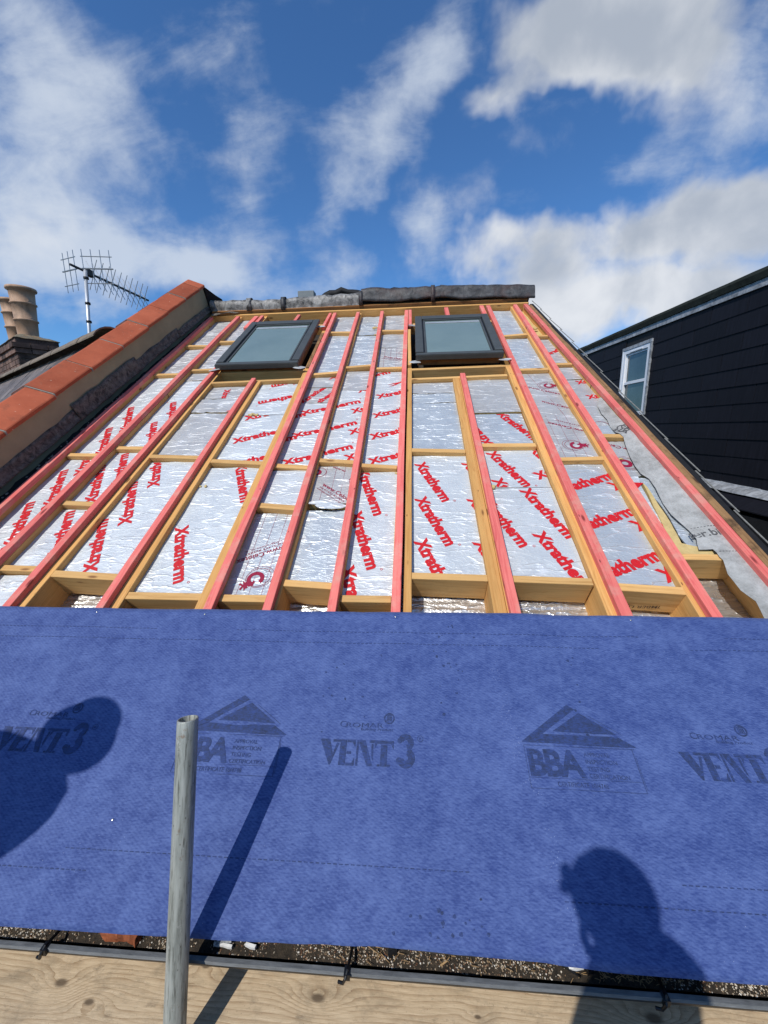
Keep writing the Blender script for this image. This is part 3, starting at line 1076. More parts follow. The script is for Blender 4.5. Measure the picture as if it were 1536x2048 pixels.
# bay 1 (beside the parapet)
bay(-2.345, -2.085, 0.3, 1.13, red=[(-2.10, 0.62, VTA)])
bay(-2.345, -2.085, 1.17, 2.10, red=[(-2.10, 0.98, VTA), (-2.108, 1.300, VTA), (-2.112, 1.62, VTA), (-2.12, 1.94, VTA)])
bay(-2.350, -2.082, 2.14, 3.375, red=[(-2.11, 2.15, VTA), (-2.11, 2.47, VTA)], mat='foil_bright')
bay(-2.355, -2.080, 3.415, 4.07, w=-.066, mat='foil_grey', amp=.004)
bay(-2.360, -2.080, 4.115, 4.96, w=-.070, mat='foil_grey', amp=.004)
# bay 2
bay(-2.040, -1.788, 0.3, 1.12)
bay(-2.040, -1.788, 1.165, 1.60, red=[(-1.80, 1.22, VTA), (-1.80, 1.54, VTA)])
bay(-2.040, -1.787, 1.640, 2.175, red=[(-1.874, 1.662, VTA), (-1.79, 1.80, VTA)])
bay(-2.040, -1.784, 2.215, 3.30, red=[(-1.79, 2.22, VTA), (-1.785, 2.54, VTA)], mat='foil_bright')
bay(-2.038, -1.782, 3.305, 3.45, w=-.060, mat='foil_grey')
bay(-2.038, -1.780, 3.495, 4.165, w=-.066, mat='foil_grey', amp=.0045)
bay(-2.038, -1.776, 4.205, 4.96, w=-.070, mat='foil_grey', amp=.0045)
# bay 3
bay(-1.738, -1.344, 1.125, 2.062, red=[(-1.553, 1.147, VTA), (-1.558, 1.483, VTA), (-1.556, 1.812, VTA)])
bay(-1.736, -1.344, 2.105, 2.70, w=-.062, mat='foil_grey', amp=.004)
bay(-1.735, -1.344, 2.715, 2.93, w=-.060, mat='foil_grey', amp=.006, tilt=.02, cut=.012, red=[(-1.40, 2.745, 200, .30, .07, 'rm')])
bay(-1.735, -1.344, 2.955, 3.165, w=-.068, mat='foil_grey', red=[(-1.60, 3.12, -80, .36, .07)])
# bay 4
bay(-1.294, -0.943, 1.010, 1.990, red=[(-1.282, 1.451, DNA), (-1.140, 2.02, DNA, .40), (-0.96, 1.40, DNA), (-0.955, 1.72, DNA)])
bay(-1.293, -0.944, 2.040, 2.655, red=[(-1.245, 2.271, UPA, .415), (-1.257, 2.583, UPA, .415), (-1.235, 1.965, UPA, .415)])
bay(-1.292, -0.946, 2.662, 3.185, red=[(-0.845, 3.02, 200, .42), (-0.815, 3.315, 200, .42)])
# bay 5
bay(-0.868, -0.628, 0.995, 1.565, mat='foil_shiny', w=-.070,
    maroon=lambda P: (logo(P, -0.742, 1.118, 0.043, 20), celo(P, -0.655, 1.33, 205, .24), cel_lines(P, -.868, -.628, 1.0, 1.565), P.ring(-.60, 1.43, .03, .033)))
bay(-0.868, -0.628, 1.605, 1.935, mat='foil_bright', w=-.050)
bay(-0.870, -0.629, 1.985, 2.83, red=[(-0.831, 2.321, UPA, .455, .09), (-0.836, 2.641, UPA, .455, .09), (-0.828, 2.002, UPA, .455, .09), (-1.236, 2.14, UPA, .475, .09), (-1.236, 2.455, UPA, .475, .09), (-1.236, 2.77, UPA, .455, .09)])
bay(-0.874, -0.629, 2.840, 3.10, mat='foil_grey', w=-.066, red=[(-0.80, 2.68, 62, .40, .07), (-.865, 2.82, 62, .4, .07)])
bay(-0.876, -0.630, 3.105, 3.285, mat='foil_grey', w=-.062, red=[(-0.72, 3.25, 15, .40, .07)])
bay(-0.884, -0.630, 3.350, 4.320, mat='foil_shiny', w=-.068, amp=.003)
bay(-0.888, -0.630, 4.365, 4.96, mat='foil_grey', w=-.072, amp=.004)
# bay 6
bay(-0.584, -0.358, 1.085, 1.585, mat='foil_shiny', w=-.066)
bay(-0.584, -0.358, 1.640, 1.985, mat='foil_grey', w=-.060,
    maroon=lambda P: (celo(P, -0.535, 1.800, -40, .26), P.ring(-0.588, 1.925, .012, .030), P.ring(-0.575, 1.925, .044, .047), P.text('www', -.50, 1.975, .10, .03, -30), P.ring(-.335, 1.84, .04, .043), cel_lines(P, -.584, -.358, 1.64, 1.985)))
bay(-0.585, -0.359, 2.035, 3.03, red=[(-0.831, 2.321, UPA, .475, .09), (-0.836, 2.641, UPA, .475, .09), (-0.828, 2.012, UPA, .475, .09), (-0.435, 2.359, UPA), (-0.449, 2.652, UPA), (-0.438, 2.993, UPA), (-0.425, 2.045, UPA), (-0.845, 2.93, UPA, .475, .09)])
bay(-0.586, -0.359, 3.035, 3.410, mat='foil_grey', w=-.066)
bay(-0.586, -0.359, 3.475, 4.30, mat='foil_shiny', w=-.070, amp=.005)
bay(-0.586, -0.359, 4.36, 4.96, mat='foil_shiny', w=-.080, amp=.006)
# bay 7
bay(-0.315, -0.093, 1.010, 1.925, red=[(-0.343, 1.957, -72, .44, .09), (-0.343, 1.567, -72, .42, .09), (-0.345, 1.185, -72, .42, .09)])
bay(-0.316, -0.092, 1.980, 3.365, red=[(-0.281, 2.581, UPA, .42, .09), (-0.280, 2.292, UPA, .42, .09), (-0.268, 2.005, UPA, .42, .09), (-0.272, 2.880, UPA, .42, .09), (-0.600, 3.17, UPA, .45, .09), (-0.193, 3.085, 30, .3, .05, 'Xt')])
bay(-0.317, -0.089, 3.415, 3.93, mat='foil_grey', w=-.066, amp=.003,
    maroon=lambda P: (celo(P, -0.265, 3.72, -28, .24), P.ring(-.085, 3.80, .04, .043), cel_lines(P, -.317, -.089, 3.415, 3.93)))
bay(-0.317, -0.088, 3.945, 4.310, mat='foil_grey', w=-.066, amp=.004)
bay(-0.317, -0.088, 4.355, 4.96, mat='foil_grey', w=-.078, amp=.006)
# bay 8
bay(-0.006, 0.333, 1.135, 2.090, red=[(0.013, 2.008, DNA, .392), (0.011, 1.680, DNA, .392), (0.006, 1.355, DNA, .392), (0.301, 2.011, DNA, .392), (0.299, 1.675, DNA, .392), (0.295, 1.351, DNA, .392)])
bay(-0.006, 0.333, 2.130, 2.78, mat='foil_shiny', w=-.062, amp=.0045)
bay(-0.006, 0.333, 2.79, 2.94, mat='foil_shiny', w=-.064, amp=.004)
bay(-0.006, 0.333, 2.95, 3.13, mat='foil_grey', w=-.064, amp=.004)
# bay 9
bay(0.437, 0.777, 1.115, 1.765, red=[(0.598, 1.747, DNA), (0.596, 1.409, DNA, .405), (0.372, 1.66, DNA, .38)], mat='foil_bright')
bay(0.437, 0.777, 1.770, 2.135, red=[(0.464, 2.118, -64, .39), (0.458, 1.845, DNA), (0.724, 1.838, 24), (.73, 2.16, DNA)], mat='foil_bright')
bay(0.437, 0.778, 2.180, 2.60, red=[(0.530, 2.215, 112, .40), (0.60, 2.610, -63, .40)], mat='foil_shiny')
bay(0.437, 0.780, 2.620, 3.155, mat='foil_grey', w=-.060, amp=.0035)
# bay 10
bay(0.867, 1.134, 1.085, 1.980, red=[(0.762, 1.085, 22.5, .425, .10), (0.765, 1.387, 22.5, .425, .10), (0.773, 1.690, 22.5, .425, .10), (1.105, 1.11, 22.5, .4, .1), (1.112, 1.423, 22.5, .4, .1), (1.112, 1.735, 22.5, .4, .1)], mat='foil_shiny')
bay(0.869, 1.133, 2.020, 2.56, mat='foil_grey', w=-.058,
    maroon=lambda P: (logo(P, 1.035, 2.175, 0.040, 155), P.text('www.Celotex', 1.175, 2.33, .28, .040, 150, bold=.012), P.text('tel 01473 822093', 1.165, 2.395, .2, .016, 150), cel_lines(P, .869, 1.133, 2.02, 2.56)))
bay(0.871, 1.131, 2.565, 3.25, mat='foil_grey', w=-.062,
    maroon=lambda P: (logo(P, 1.075, 3.02, 0.040, 155), P.text('www.Celotex', 0.90, 3.005, .26, .040, -32, bold=.012), P.text('www.Celotex', .955, 2.76, .26, .04, -32, bold=.012), P.line((.96, 3.24), (1.07, 2.57), .002)))
bay(0.880, 1.129, 3.295, 4.055, mat='foil_shiny', w=-.066, amp=.003)
bay(0.886, 1.128, 4.105, 4.96, mat='foil_shiny', w=-.072, amp=.003)
# bay 11 (beside the verge)
bay(1.181, 1.44, 1.86, 2.215, mat='foil_grey', w=-.062, cut=.01,
    maroon=lambda P: (P.ring(1.262, 1.985, 0.018, 0.040), P.ring(1.275, 1.985, .052, .054, 1.1), P.ring(1.280, 1.985, .064, .066, 1.1), P.text('www.Celotex', 1.40, 2.10, .26, .04, 150, bold=.012)))
bay(1.180, 1.43, 2.275, 2.40, mat='foil_shiny', w=-.055)
bay(1.179, 1.40, 2.41, 3.10, mat='foil_grey', w=-.058, red=[(1.297, 3.03, 10, .34, .075), (1.302, 2.785, 10, .34, .075)], maroon=lambda P: P.ring(1.27, 2.41, .05, .053))
bay(1.178, 1.36, 3.12, 3.345, mat='foil_grey', w=-.060)
bay(1.176, 1.34, 3.395, 4.01, mat='foil_grey', w=-.066, red=[(1.20, 3.62, 35, .34, .075)])
bay(1.174, 1.31, 4.06, 4.96, mat='foam_yellow', w=-.085, amp=.004)
# silver quilt under the lower rafters
vs, fs = [], []
nx, ny = 150, 190
for j in range(ny + 1):
    for i in range(nx + 1):
        u = -2.42 + 4.0 * i / nx
        v = 0.05 + 1.25 * j / ny
        q = Vector((u * 3, v * 34, 1.0))
        vs.append((u, v, -0.192 + noise.noise(q) * 0.004 + 0.005 * abs(math.sin(v * 105 + noise.noise(Vector((u * 2, v * 3, 1))) * 3)) + noise.noise(Vector((u * 16, v * 30, 5))) * 0.003))
for j in range(ny):
    for i in range(nx):
        k = j * (nx + 1) + i
        fs.append((k, k + 1, k + nx + 2, k + nx + 1))
roof_mesh('foil_quilt', vs, fs, 'multifoil', roof, True)
roof_mesh('ceiling_board', [(-2.42, 0.0, -.215), (1.56, 0.0, -.215), (1.36, 5.1, -.215), (-2.42, 5.1, -.215), (-2.42, 0.0, -.23), (1.56, 0.0, -.23), (1.36, 5.1, -.23), (-2.42, 5.1, -.23)],
          [(0, 1, 2, 3), (7, 6, 5, 4), (0, 4, 5, 1), (1, 5, 6, 2), (2, 6, 7, 3), (3, 7, 4, 0)], 'dark_felt', roof)


def slab(name, poly, w, thick, mat, parent, amp=0.003, seed=1.0, sub=True, bulge=None):
    """sheet cut to an outline in the roof slope, given a thickness"""
    bm = bmesh.new()
    vs = [bm.verts.new((p[0], p[1], 0)) for p in poly]
    bm.faces.new(vs)
    bmesh.ops.triangulate(bm, faces=bm.faces)
    if sub:
        for _ in range(3):
            es = [e for e in bm.edges if e.calc_length() > 0.05]
            if not es:
                break
            bmesh.ops.subdivide_edges(bm, edges=es, cuts=1, use_grid_fill=False)
            bmesh.ops.triangulate(bm, faces=bm.faces)
    for v in bm.verts:
        v.co.z = w + noise.noise(Vector((v.co.x * 9, v.co.y * 9, seed))) * amp
        if bulge:
            v.co.z += bulge(v.co.x, v.co.y)
    for f in bm.faces:
        f.normal_update()
        if f.normal.z < 0:
            f.normal_flip()
    top = bm.faces[:]
    r = bmesh.ops.extrude_face_region(bm, geom=top)
    low = [e for e in r['geom'] if isinstance(e, bmesh.types.BMVert)]
    for v in low:
        v.co.z -= thick
    return bm_obj(name, bm, mat, parent, ROOFM)


# torn offcuts and expanding foam on the roof
FOAM = [(1.280, 1.792), (1.288, 1.755), (1.282, 1.618), (1.284, 1.481), (1.276, 1.395), (1.268, 1.335), (1.300, 1.322), (1.338, 1.309), (1.345, 1.292), (1.420, 1.282), (1.420, 1.266), (1.200, 1.262), (1.230, 1.36), (1.235, 1.434), (1.262, 1.651)]
slab('foam_offcut', FOAM, -.052, .04, 'foam_yellow', roof, .006)
WHITE = [(1.185, 1.85), (1.283, 1.858), (1.263, 1.755), (1.246, 1.516), (1.236, 1.298), (1.225, 1.262), (1.182, 1.262)]
o = slab('foil_offcut', WHITE, -.058, .02, 'foil_bright', roof, .003)
P = Print()
P.poly([(1.23, 1.795), (1.283, 1.79), (1.235, 1.745)]); P.poly([(1.205, 1.49), (1.252, 1.455), (1.22, 1.435)])
P.build('lettering', 'print_red', o, lambda u, v: -.0535)
FLAP = [(1.274, 1.846), (1.44, 1.833), (1.46, 1.62), (1.45, 1.45), (1.40, 1.371), (1.336, 1.315), (1.296, 1.338), (1.289, 1.396), (1.304, 1.512), (1.289, 1.714)]
slab('foil_offcut', FLAP, -.061, .006, 'foil_shiny', roof, .010, 4.0)
for (u, v, n, s) in [(-0.475, 1.610, 7, .030), (-1.222, 2.66, 6, .026), (-0.39, 4.50, 4, .03), (-0.105, 1.905, 3, .012), (-1.265, 1.80, 3, .012), (.452, 1.765, 3, .03), (-0.60, 1.07, 3, .012), (1.215, 4.3, 5, .03), (-.36, 4.3, 3, .02), (0.40, 4.52, 3, .025), (0.62, 4.55, 3, .02), (-1.80, 1.60, 3, .012), (1.24, 2.02, 4, .022)]:
    bm = bmesh.new()
    for k in range(n):
        M = Matrix.Translation((u + random.uniform(-1.6, 1.6) * s, v + random.uniform(-.4, .4) * s, -.058)) @ Matrix.Diagonal((random.uniform(.6, 1.3), random.uniform(.5, .9), random.uniform(.3, .6), 1))
        bmesh.ops.create_icosphere(bm, subdivisions=2, radius=s * .7, matrix=M)
    for q in bm.verts:
        q.co += noise.noise_vector(q.co * 60) * s * .35
    bm_obj('foam_blob', bm, 'foam_yellow', roof, ROOFM, True)
# torn foil over the foam in the sixth bay
for (u, v, a, b_, se) in [(-0.455, 1.598, .10, .030, 1), (-0.52, 1.625, .07, .02, 2), (-0.395, 3.98 + .35, .05, .02, 3)]:
    pl = [(u + math.cos(k / 9 * 6.283) * a * random.uniform(.7, 1), v + math.sin(k / 9 * 6.283) * b_ * random.uniform(.6, 1)) for k in range(9)]
    slab('foil_offcut', pl, -.040, .003, 'foil_bright', roof, .02, se)
# plank stamp on two noggins
for (uu, vv, st, L_) in [(0.72, 1.078, 'SMALL', .13), (1.09, 1.030, 'TIMBER LN', .17)]:
    vs_, fs_ = text_poly(st, 0.01)
    pos = []
    for x, y in vs_:
        pos.append((uu - x * L_, vv, -.150 + .0 + (1 - y) * .028))
    roof_mesh('lettering', pos, fs_, 'print_wood', roof)

# weathered boards beside the window boxes
timber('trimmer', (-0.935, 3.42, -0.020), (-0.94, 4.30, -0.020), .030, .10, 'old_wood', roof, amp=.004)
timber('trimmer', (-0.022, 3.38, -0.010), (-0.026, 4.28, -0.010), .030, .10, 'noggin_wood', roof, amp=.004)

# ---- ridge lead, four dressed lengths
YR = 5.105
LEAD = [(-2.44, -1.93, 1.435, 1.575, 'lead_bright'), (-1.955, -1.515, 1.432, 1.560, 'lead_bright'), (-1.520, -0.585, 1.437, 1.575, 'lead_bright'),
        (-0.595, 0.345, 1.475, 1.628, 'lead_dark'), (0.335, 1.405, 1.468, 1.622, 'lead_dark')]
LEADZ = {0: (1.440, 1.580, 1.432, 1.566), 1: (1.430, 1.562, 1.425, 1.558), 2: (1.425, 1.566, 1.445, 1.600), 3: (1.472, 1.630, 1.476, 1.622), 4: (1.478, 1.636, 1.440, 1.600)}
for k, (x0, x1, zb, zt, mt) in enumerate(LEAD):
    bm = bmesh.new()
    n = 26
    cols = []
    zb0, zt0, zb1, zt1 = LEADZ[k]
    for i in range(n + 1):
        f = i / n
        x = x0 + (x1 - x0) * f
        nz = noise.noise(Vector((x * 3.2, k, 0)))
        nb = noise.noise(Vector((x * 2.1, k + 9, 0)))
        zbb = zb0 + (zb1 - zb0) * f + nb * .016 + noise.noise(Vector((x * 8, k, 3))) * .006
        ztt = zt0 + (zt1 - zt0) * f + nz * .016 + noise.noise(Vector((x * 9, k, 8))) * .007
        round_ = 0.016 if mt == 'lead_bright' else 0.002
        yo = -0.006 * (k % 2)
        prof = [(0.32, ztt - .20), (0.16, ztt - .085), (0.06, ztt - .018), (0.0, ztt), (-.035, ztt - .012)]
        for s in range(1, 7):
            g_ = s / 6
            prof.append((-.045 - round_ * math.sin(g_ * math.pi) - (0.030 * g_ if mt != 'lead_bright' else 0.006 * g_), ztt - .012 - g_ * (ztt - .012 - zbb)))
        prof.append((-.040 - .012, zbb - .004))
        prof.append((-.030, zbb + .002))
        col = []
        for j, (y, z) in enumerate(prof):
            dn = noise.noise_vector(Vector((x * 5, z * 9, k + 4))) * .012 + noise.noise_vector(Vector((x * 19, z * 19, k + 4))) * .004
            col.append(bm.verts.new(cw(x, YR + y + yo + dn.y, z + dn.z)))
        cols.append(col)
    for i in range(n):
        for j in range(len(cols[0]) - 1):
            bm.faces.new((cols[i][j], cols[i][j + 1], cols[i + 1][j + 1], cols[i + 1][j]))
    o = bm_obj('lead_flashing', bm, mt, roof, None, True)
# lead clips over the laps
for (x, zb, zt, mt, wdt) in [(-1.955, 1.430, 1.582, 'lead_bright', .055), (-1.535, 1.425, 1.578, 'lead_dark', .05), (-0.60, 1.440, 1.606, 'lead_dark', .045), (0.245, 1.444, 1.634, 'lead_dark', .045)]:
    bm = bmesh.new()
    pf = [(0.03, zt - .01), (0.0, zt), (-.045, zt - .012), (-.066, (zb + zt) / 2 + .03), (-.072, (zb + zt) / 2 - .02), (-.068, zb - .004), (-.056, zb - .006)]
    for s in (-1, 1):
        pass
    ca_, cb_ = [], []
    for (y, z) in pf:
        ca_.append(bm.verts.new(cw(x - wdt / 2, YR + y - .006, z)))
        cb_.append(bm.verts.new(cw(x + wdt / 2, YR + y - .006, z)))
    for i in range(len(pf) - 1):
        bm.faces.new((ca_[i], cb_[i], cb_[i + 1], ca_[i + 1]))
    r = bmesh.ops.extrude_face_region(bm, geom=bm.faces[:])
    for v in [e for e in r['geom'] if isinstance(e, bmesh.types.BMVert)]:
        v.co.y -= .005
    bm_obj('lead_clip', bm, mt, roof, None, True)


# things lying behind the ridge
def lump(name, pts, mat, label, cat, r0=.05, flat=.6, seed=1, group=None):
    bm = bmesh.new()
    tube_bm(bm, [Vector(p) for p in pts], r0, 10)
    bmesh.ops.subdivide_edges(bm, edges=bm.edges[:], cuts=1, use_grid_fill=True)
    for v in bm.verts:
        v.co += noise.noise_vector(v.co * 9 + Vector((seed, 0, 0))) * r0 * .7
    o = bm_obj(name, bm, mat, None, None, True)
    prop(o, label=label, cat=cat, group=group)
    return o


lump('felt_roll', [cw(-1.10, 5.24, 1.57), cw(-.98, 5.22, 1.625), cw(-.86, 5.22, 1.655), cw(-.70, 5.22, 1.62), cw(-.57, 5.22, 1.60)], 'black_felt', 'crumpled black felt heaped behind the ridge just left of the middle', 'roofing felt', .040, seed=1)
lump('felt_roll', [cw(-.28, 5.20, 1.61), cw(-.20, 5.20, 1.632), cw(-.08, 5.20, 1.625), cw(.02, 5.2, 1.60)], 'black_felt', 'small black felt fold peeping over the dark ridge lead', 'roofing felt', .030, seed=4)
lump('felt_roll', [cw(.14, 5.20, 1.60), cw(.25, 5.20, 1.632), cw(.42, 5.20, 1.628), cw(.58, 5.2, 1.62)], 'black_felt', 'long low black felt fold over the ridge lead above the right roof window', 'roofing felt', .030, seed=6)
bm = bmesh.new()
add_box(bm, -1.42, -1.215, 5.30, 5.42, H0 + 1.42, H0 + 1.705)
bmesh.ops.bevel(bm, geom=bm.edges[:], offset=.006, segments=1, affect='EDGES')
o = bm_obj('concrete_block', bm, 'grey_block')
prop(o, label='pale grey block standing behind the ridge lead', cat='block')


# ================================================================== ROOF WINDOWS
def roof_window(uL, uR, v0, v1, w, label, seed):
    R = empty('roof_window', rw((uL + uR) / 2, v0, -.03), label=label, cat='skylight', group='roof windows set in the open roof')
    fr = .070
    def bx(name, a0, a1, b0, b1, c0, c1, mat, par, bev=.003):
        bm = bmesh.new()
        add_box(bm, a0, a1, b0, b1, c0, c1)
        if bev:
            bmesh.ops.bevel(bm, geom=bm.edges[:], offset=bev, segments=2, affect='EDGES')
        return bm_obj(name, bm, mat, par, ROOFM)
    # timber box upstand
    i = .018
    t_ = .03
    w0 = -.045
    w1 = w - .034
    fi = .052
    bx('side_board', uL + i, uL + i + t_, v0 + fi, v1 - i, w0, w1, 'box_wood', R, .002)
    bx('side_board', uR - i - t_, uR - i, v0 + fi, v1 - i, w0, w1, 'box_wood', R, .002)
    bx('sill_board', uL + i + t_, uR - i - t_, v0 + fi, v0 + fi + t_, w0, w1, 'box_wood', R, .002)
    bx('head_board', uL + i + t_, uR - i - t_, v1 - i - t_, v1 - i, w0, w1, 'box_wood', R, .002)
    # metal covers
    vm = v0 + (v1 - v0) * .62
    for (a0, a1) in ((uL, uL + fr), (uR - fr, uR)):
        bx('side_cover', a0, a1, v0 + .055, vm - .001, w - .034, w, 'window_metal', R)
        bx('side_cover', a0 + .0015, a1 - .0015, vm + .001, v1, w - .034, w - .003, 'window_metal', R)
    bx('bottom_cover', uL + .002, uR - .002, v0, v0 + .053, w - .052, w - .004, 'window_metal', R, .005)
    bx('top_cover', uL + fr + .001, uR - fr - .001, v1 - .10, v1 - .002, w - .034, w - .002, 'window_metal', R)
    bx('gasket', uL + fr + .001, uL + fr + .012, v0 + .056, v1 - .101, w - .034, w - .014, 'black_gasket', R, .001)
    bx('gasket', uR - fr - .012, uR - fr - .001, v0 + .056, v1 - .101, w - .034, w - .014, 'black_gasket', R, .001)
    bx('sash_frame', uL + fr + .013, uL + fr + .030, v0 + .074, v1 - .125, w - .034, w - .012, 'window_metal', R, .002)
    bx('sash_frame', uR - fr - .030, uR - fr - .013, v0 + .074, v1 - .125, w - .034, w - .012, 'window_metal', R, .002)
    bx('sash_frame', uL + fr + .013, uR - fr - .013, v0 + .056, v0 + .073, w - .034, w - .011, 'window_metal', R, .002)
    bx('sash_frame', uL + fr + .013, uR - fr - .013, v1 - .124, v1 - .102, w - .034, w - .008, 'window_metal', R, .002)
    bx('glass', uL + fr + .0305, uR - fr - .0305, v0 + .0735, v1 - .1245, w - .040, w - .020, 'window_glass', R, .001)
    bx('ventilation_bar', uL + fr + .034, uR - fr - .034, v1 - .200, v1 - .178, w - .0198, w - .014, 'alu_light', R, .001)
    bx('blind_rail', uL + fr + .040, uR - fr - .040, v1 - .166, v1 - .158, w - .0198, w - .015, 'alu_light', R, .001)
    # fixing brackets with rumpled collar foil at the feet and head
    for (a, b_, s) in ((uL - .005, v0 - .012, 1), (uR + .01, v0 - .010, 2), ((uR + .02) if uL < -1 else (uL - .02), v1 - .10, 3)):
        pl = [(a + math.cos(k / 10 * 6.283) * .062 * random.uniform(.7, 1), b_ + math.sin(k / 10 * 6.283) * .026 * random.uniform(.7, 1)) for k in range(10)]
        slab('collar_foil', pl, .012, .002, 'foil_grey', R, .012, s + seed)
    return R


roof_window(-1.750, -0.992, 3.360, 4.510, .055, 'left roof window, its timber box side showing, near the parapet', 1)
roof_window(0.031, 0.778, 3.395, 4.428, .072, 'right roof window below the dark ridge lead, nearest the verge', 5)

# ================================================================== BLUE MEMBRANE
SHV0, SHV1 = -0.036, 0.897


def sheet_w(u, v):
    s = 0.0085
    s += noise.noise(Vector((u * 1.3, v * 1.9, 3.0))) * 0.006
    s += noise.noise(Vector((u * 4 + v * 2.2, v * 1.2, 8.0))) * 0.0028
    s += 0.0022 * math.exp(-((u - (.345 - .16 * (v - .3)) ) / .022) ** 2)
    s -= 0.0015 * math.exp(-((u + .30 + .25 * (v - .3)) / .03) ** 2)
    s = s if s > .0055 else .0045 + .001 * math.exp((s - .0055) / .001)
    dmin = min(abs(u - b_[0]) for b_ in BAT[:12])
    return s - .0042 * min(1, max(0, dmin - .03) / .11) ** 1.5 * (1 + .6 * noise.noise(Vector((u * 3, v * 3, 11))))


EDG = [(-9, -.034), (-1.05, -.034), (-.78, -.032), (-.40, -.028), (-.24, -.024), (-.07, -.020), (.10, -.023), (.31, -.026), (.45, -.033), (.78, -.034), (9, -.034)]


def edge_v(u):
    for (a, p), (b_, q) in zip(EDG, EDG[1:]):
        if a <= u <= b_:
            return p + (q - p) * (u - a) / (b_ - a) + noise.noise(Vector((u * 16, 3, 0))) * .0015
    return -.034


sheet = empty('roofing_membrane', rw(-.3, 0, 0), label='wide blue breather membrane laid over the lower roof above the gutter', cat='membrane')
vs, fs = [], []
nx, ny = 190, 48
for j in range(ny + 1):
    for i in range(nx + 1):
        u = -2.40 + 4.05 * i / nx
        f = j / ny
        v = SHV0 + (SHV1 - SHV0) * f
        if j < 12:
            v += (edge_v(u) - SHV0) * (1 - j / 12)
        if j == ny:
            v += noise.noise(Vector((u * 1.8, 5, 0))) * .004
        w = sheet_w(u, v)
        vs.append((u, v, w))
for j in range(ny):
    for i in range(nx):
        k = j * (nx + 1) + i
        fs.append((k, k + 1, k + nx + 2, k + nx + 1))
so = roof_mesh('sheet', vs, fs, 'membrane_blue', sheet, True)
sd = so.modifiers.new('thick', 'SOLIDIFY')
sd.thickness = .0012
sd.offset = -1
SW = lambda u, v: sheet_w(u, v) + .0013


def stencil(P, x, y, L, H, u0, v0):
    pass


def slab_word(P, X0):
    """the big stencil slab-serif word and number; units of the print repeat"""
    y0, y1 = .3505, .4225
    h = y1 - y0
    def q(x, *pts):
        P.poly([(X0 + x + a, y0 + b_ * h) for a, b_ in pts])
    # V
    q(0, (0, 1), (.030, 1), (.046, .38), (.036, .0))
    q(0, (.036, 0), (.040, 0), (.062, .86), (.054, .86))
    q(0, (.042, 1), (.071, 1), (.071, .90), (.042, .90))
    # E
    q(.062, (.004, 1), (.024, 1), (.024, 0), (.004, 0))
    q(.062, (.026, 1), (.052, 1), (.052, .70), (.044, .90), (.026, .90))
    q(.062, (.026, .56), (.040, .56), (.040, .44), (.026, .44))
    q(.062, (.026, .10), (.044, .10), (.052, .32), (.052, 0), (.026, 0))
    # N
    q(.115, (.004, 1), (.010, 1), (.010, 0), (.004, 0))
    q(.115, (.012, 1), (.030, 1), (.056, .0), (.040, .0), (.012, .86))
    q(.115, (.044, 1), (.062, 1), (.062, .9), (.044, .9))
    q(.115, (.051, .86), (.057, .86), (.057, .20), (.051, .40))
    # T
    q(.176, (0, 1), (.060, 1), (.060, .66), (.052, .88), (.008, .88), (0, .66))
    q(.176, (.020, .84), (.040, .84), (.040, 0), (.020, 0))
    q(.176, (.010, .08), (.018, .08), (.018, 0), (.010, 0))
    q(.176, (.042, .08), (.050, .08), (.050, 0), (.042, 0))
    # 3
    cx_, hh = X0 + .274, .047
    P.ring(cx_, .4195, .0075, .0250, 1.0, 0, 22, -75, 165)
    P.ring(cx_, .3765, .0080, .0285, 1.0, 0, 22, -165, 75)
    P.ring(cx_ - .019, .424, 0, .0075)
    P.ring(cx_ - .021, .3685, 0, .0085)
    # registered mark
    P.ring(X0 + .320, .432, .0080, .0092, n=18)
    P.text('R', X0 + .3165, .4285, .007, .0095)
    # maker line
    P.text('C', X0 + .057, .4605, .019, .026, bold=.0)
    P.text('ROMAR', X0 + .078, .4605, .122, .020)
    P.ring(X0 + .219, .490, .0135, .0175)
    P.poly([(X0 + .2085, .498), (X0 + .219, .5035), (X0 + .2295, .498)])
    for k in range(4):
        P.poly([(X0 + .2105 + k * .0048, .484), (X0 + .2133 + k * .0048, .484), (X0 + .2133 + k * .0048, .4965), (X0 + .2105 + k * .0048, .4965)])
    P.poly([(X0 + .2085, .4815), (X0 + .2295, .4815), (X0 + .2295, .483), (X0 + .2085, .483)])
    P.text('Building Product', X0 + .128, .4515, .105, .0105)
    # approval mark
    P.poly([(X0 + .635, .434), (X0 + .804, .551), (X0 + .826, .538), (X0 + .705, .459)])
    P.poly([(X0 + .636, .4335), (X0 + .706, .4585), (X0 + .934, .4585), (X0 + .982, .4295)])
    P.poly([(X0 + .738, .4675), (X0 + .837, .527), (X0 + .934, .4655)])
    P.line((X0 + .86, .522), (X0 + .952, .4635), .0012)
    P.line((X0 + .640, .4250), (X0 + .972, .4250), .0011)
    P.line((X0 + .640, .3125), (X0 + .967, .3125), .0011)
    P.line((X0 + .965, .4250), (X0 + .965, .3125), .0014)
    P.line((X0 + .969, .405), (X0 + .969, .320), .0010)
    P.line((X0 + .640, .4250), (X0 + .640, .3125), .0011)
    P.line((X0 + .640, .3395), (X0 + .965, .3395), .0009)
    P.text('BBA', X0 + .646, .3465, .163, .096, bold=.035, spacing=.88)
    for st, y, l in (('APPROVAL', .4005, .076), ('INSPECTION', .3815, .092), ('TESTING', .3625, .064), ('CERTIFICATION', .3440, .115)):
        P.text(st, X0 + .816, y, l, .0160, bold=.004)
    P.text('CERTIFICATE 10/4748', X0 + .718, .3195, .145, .0170, bold=.004)


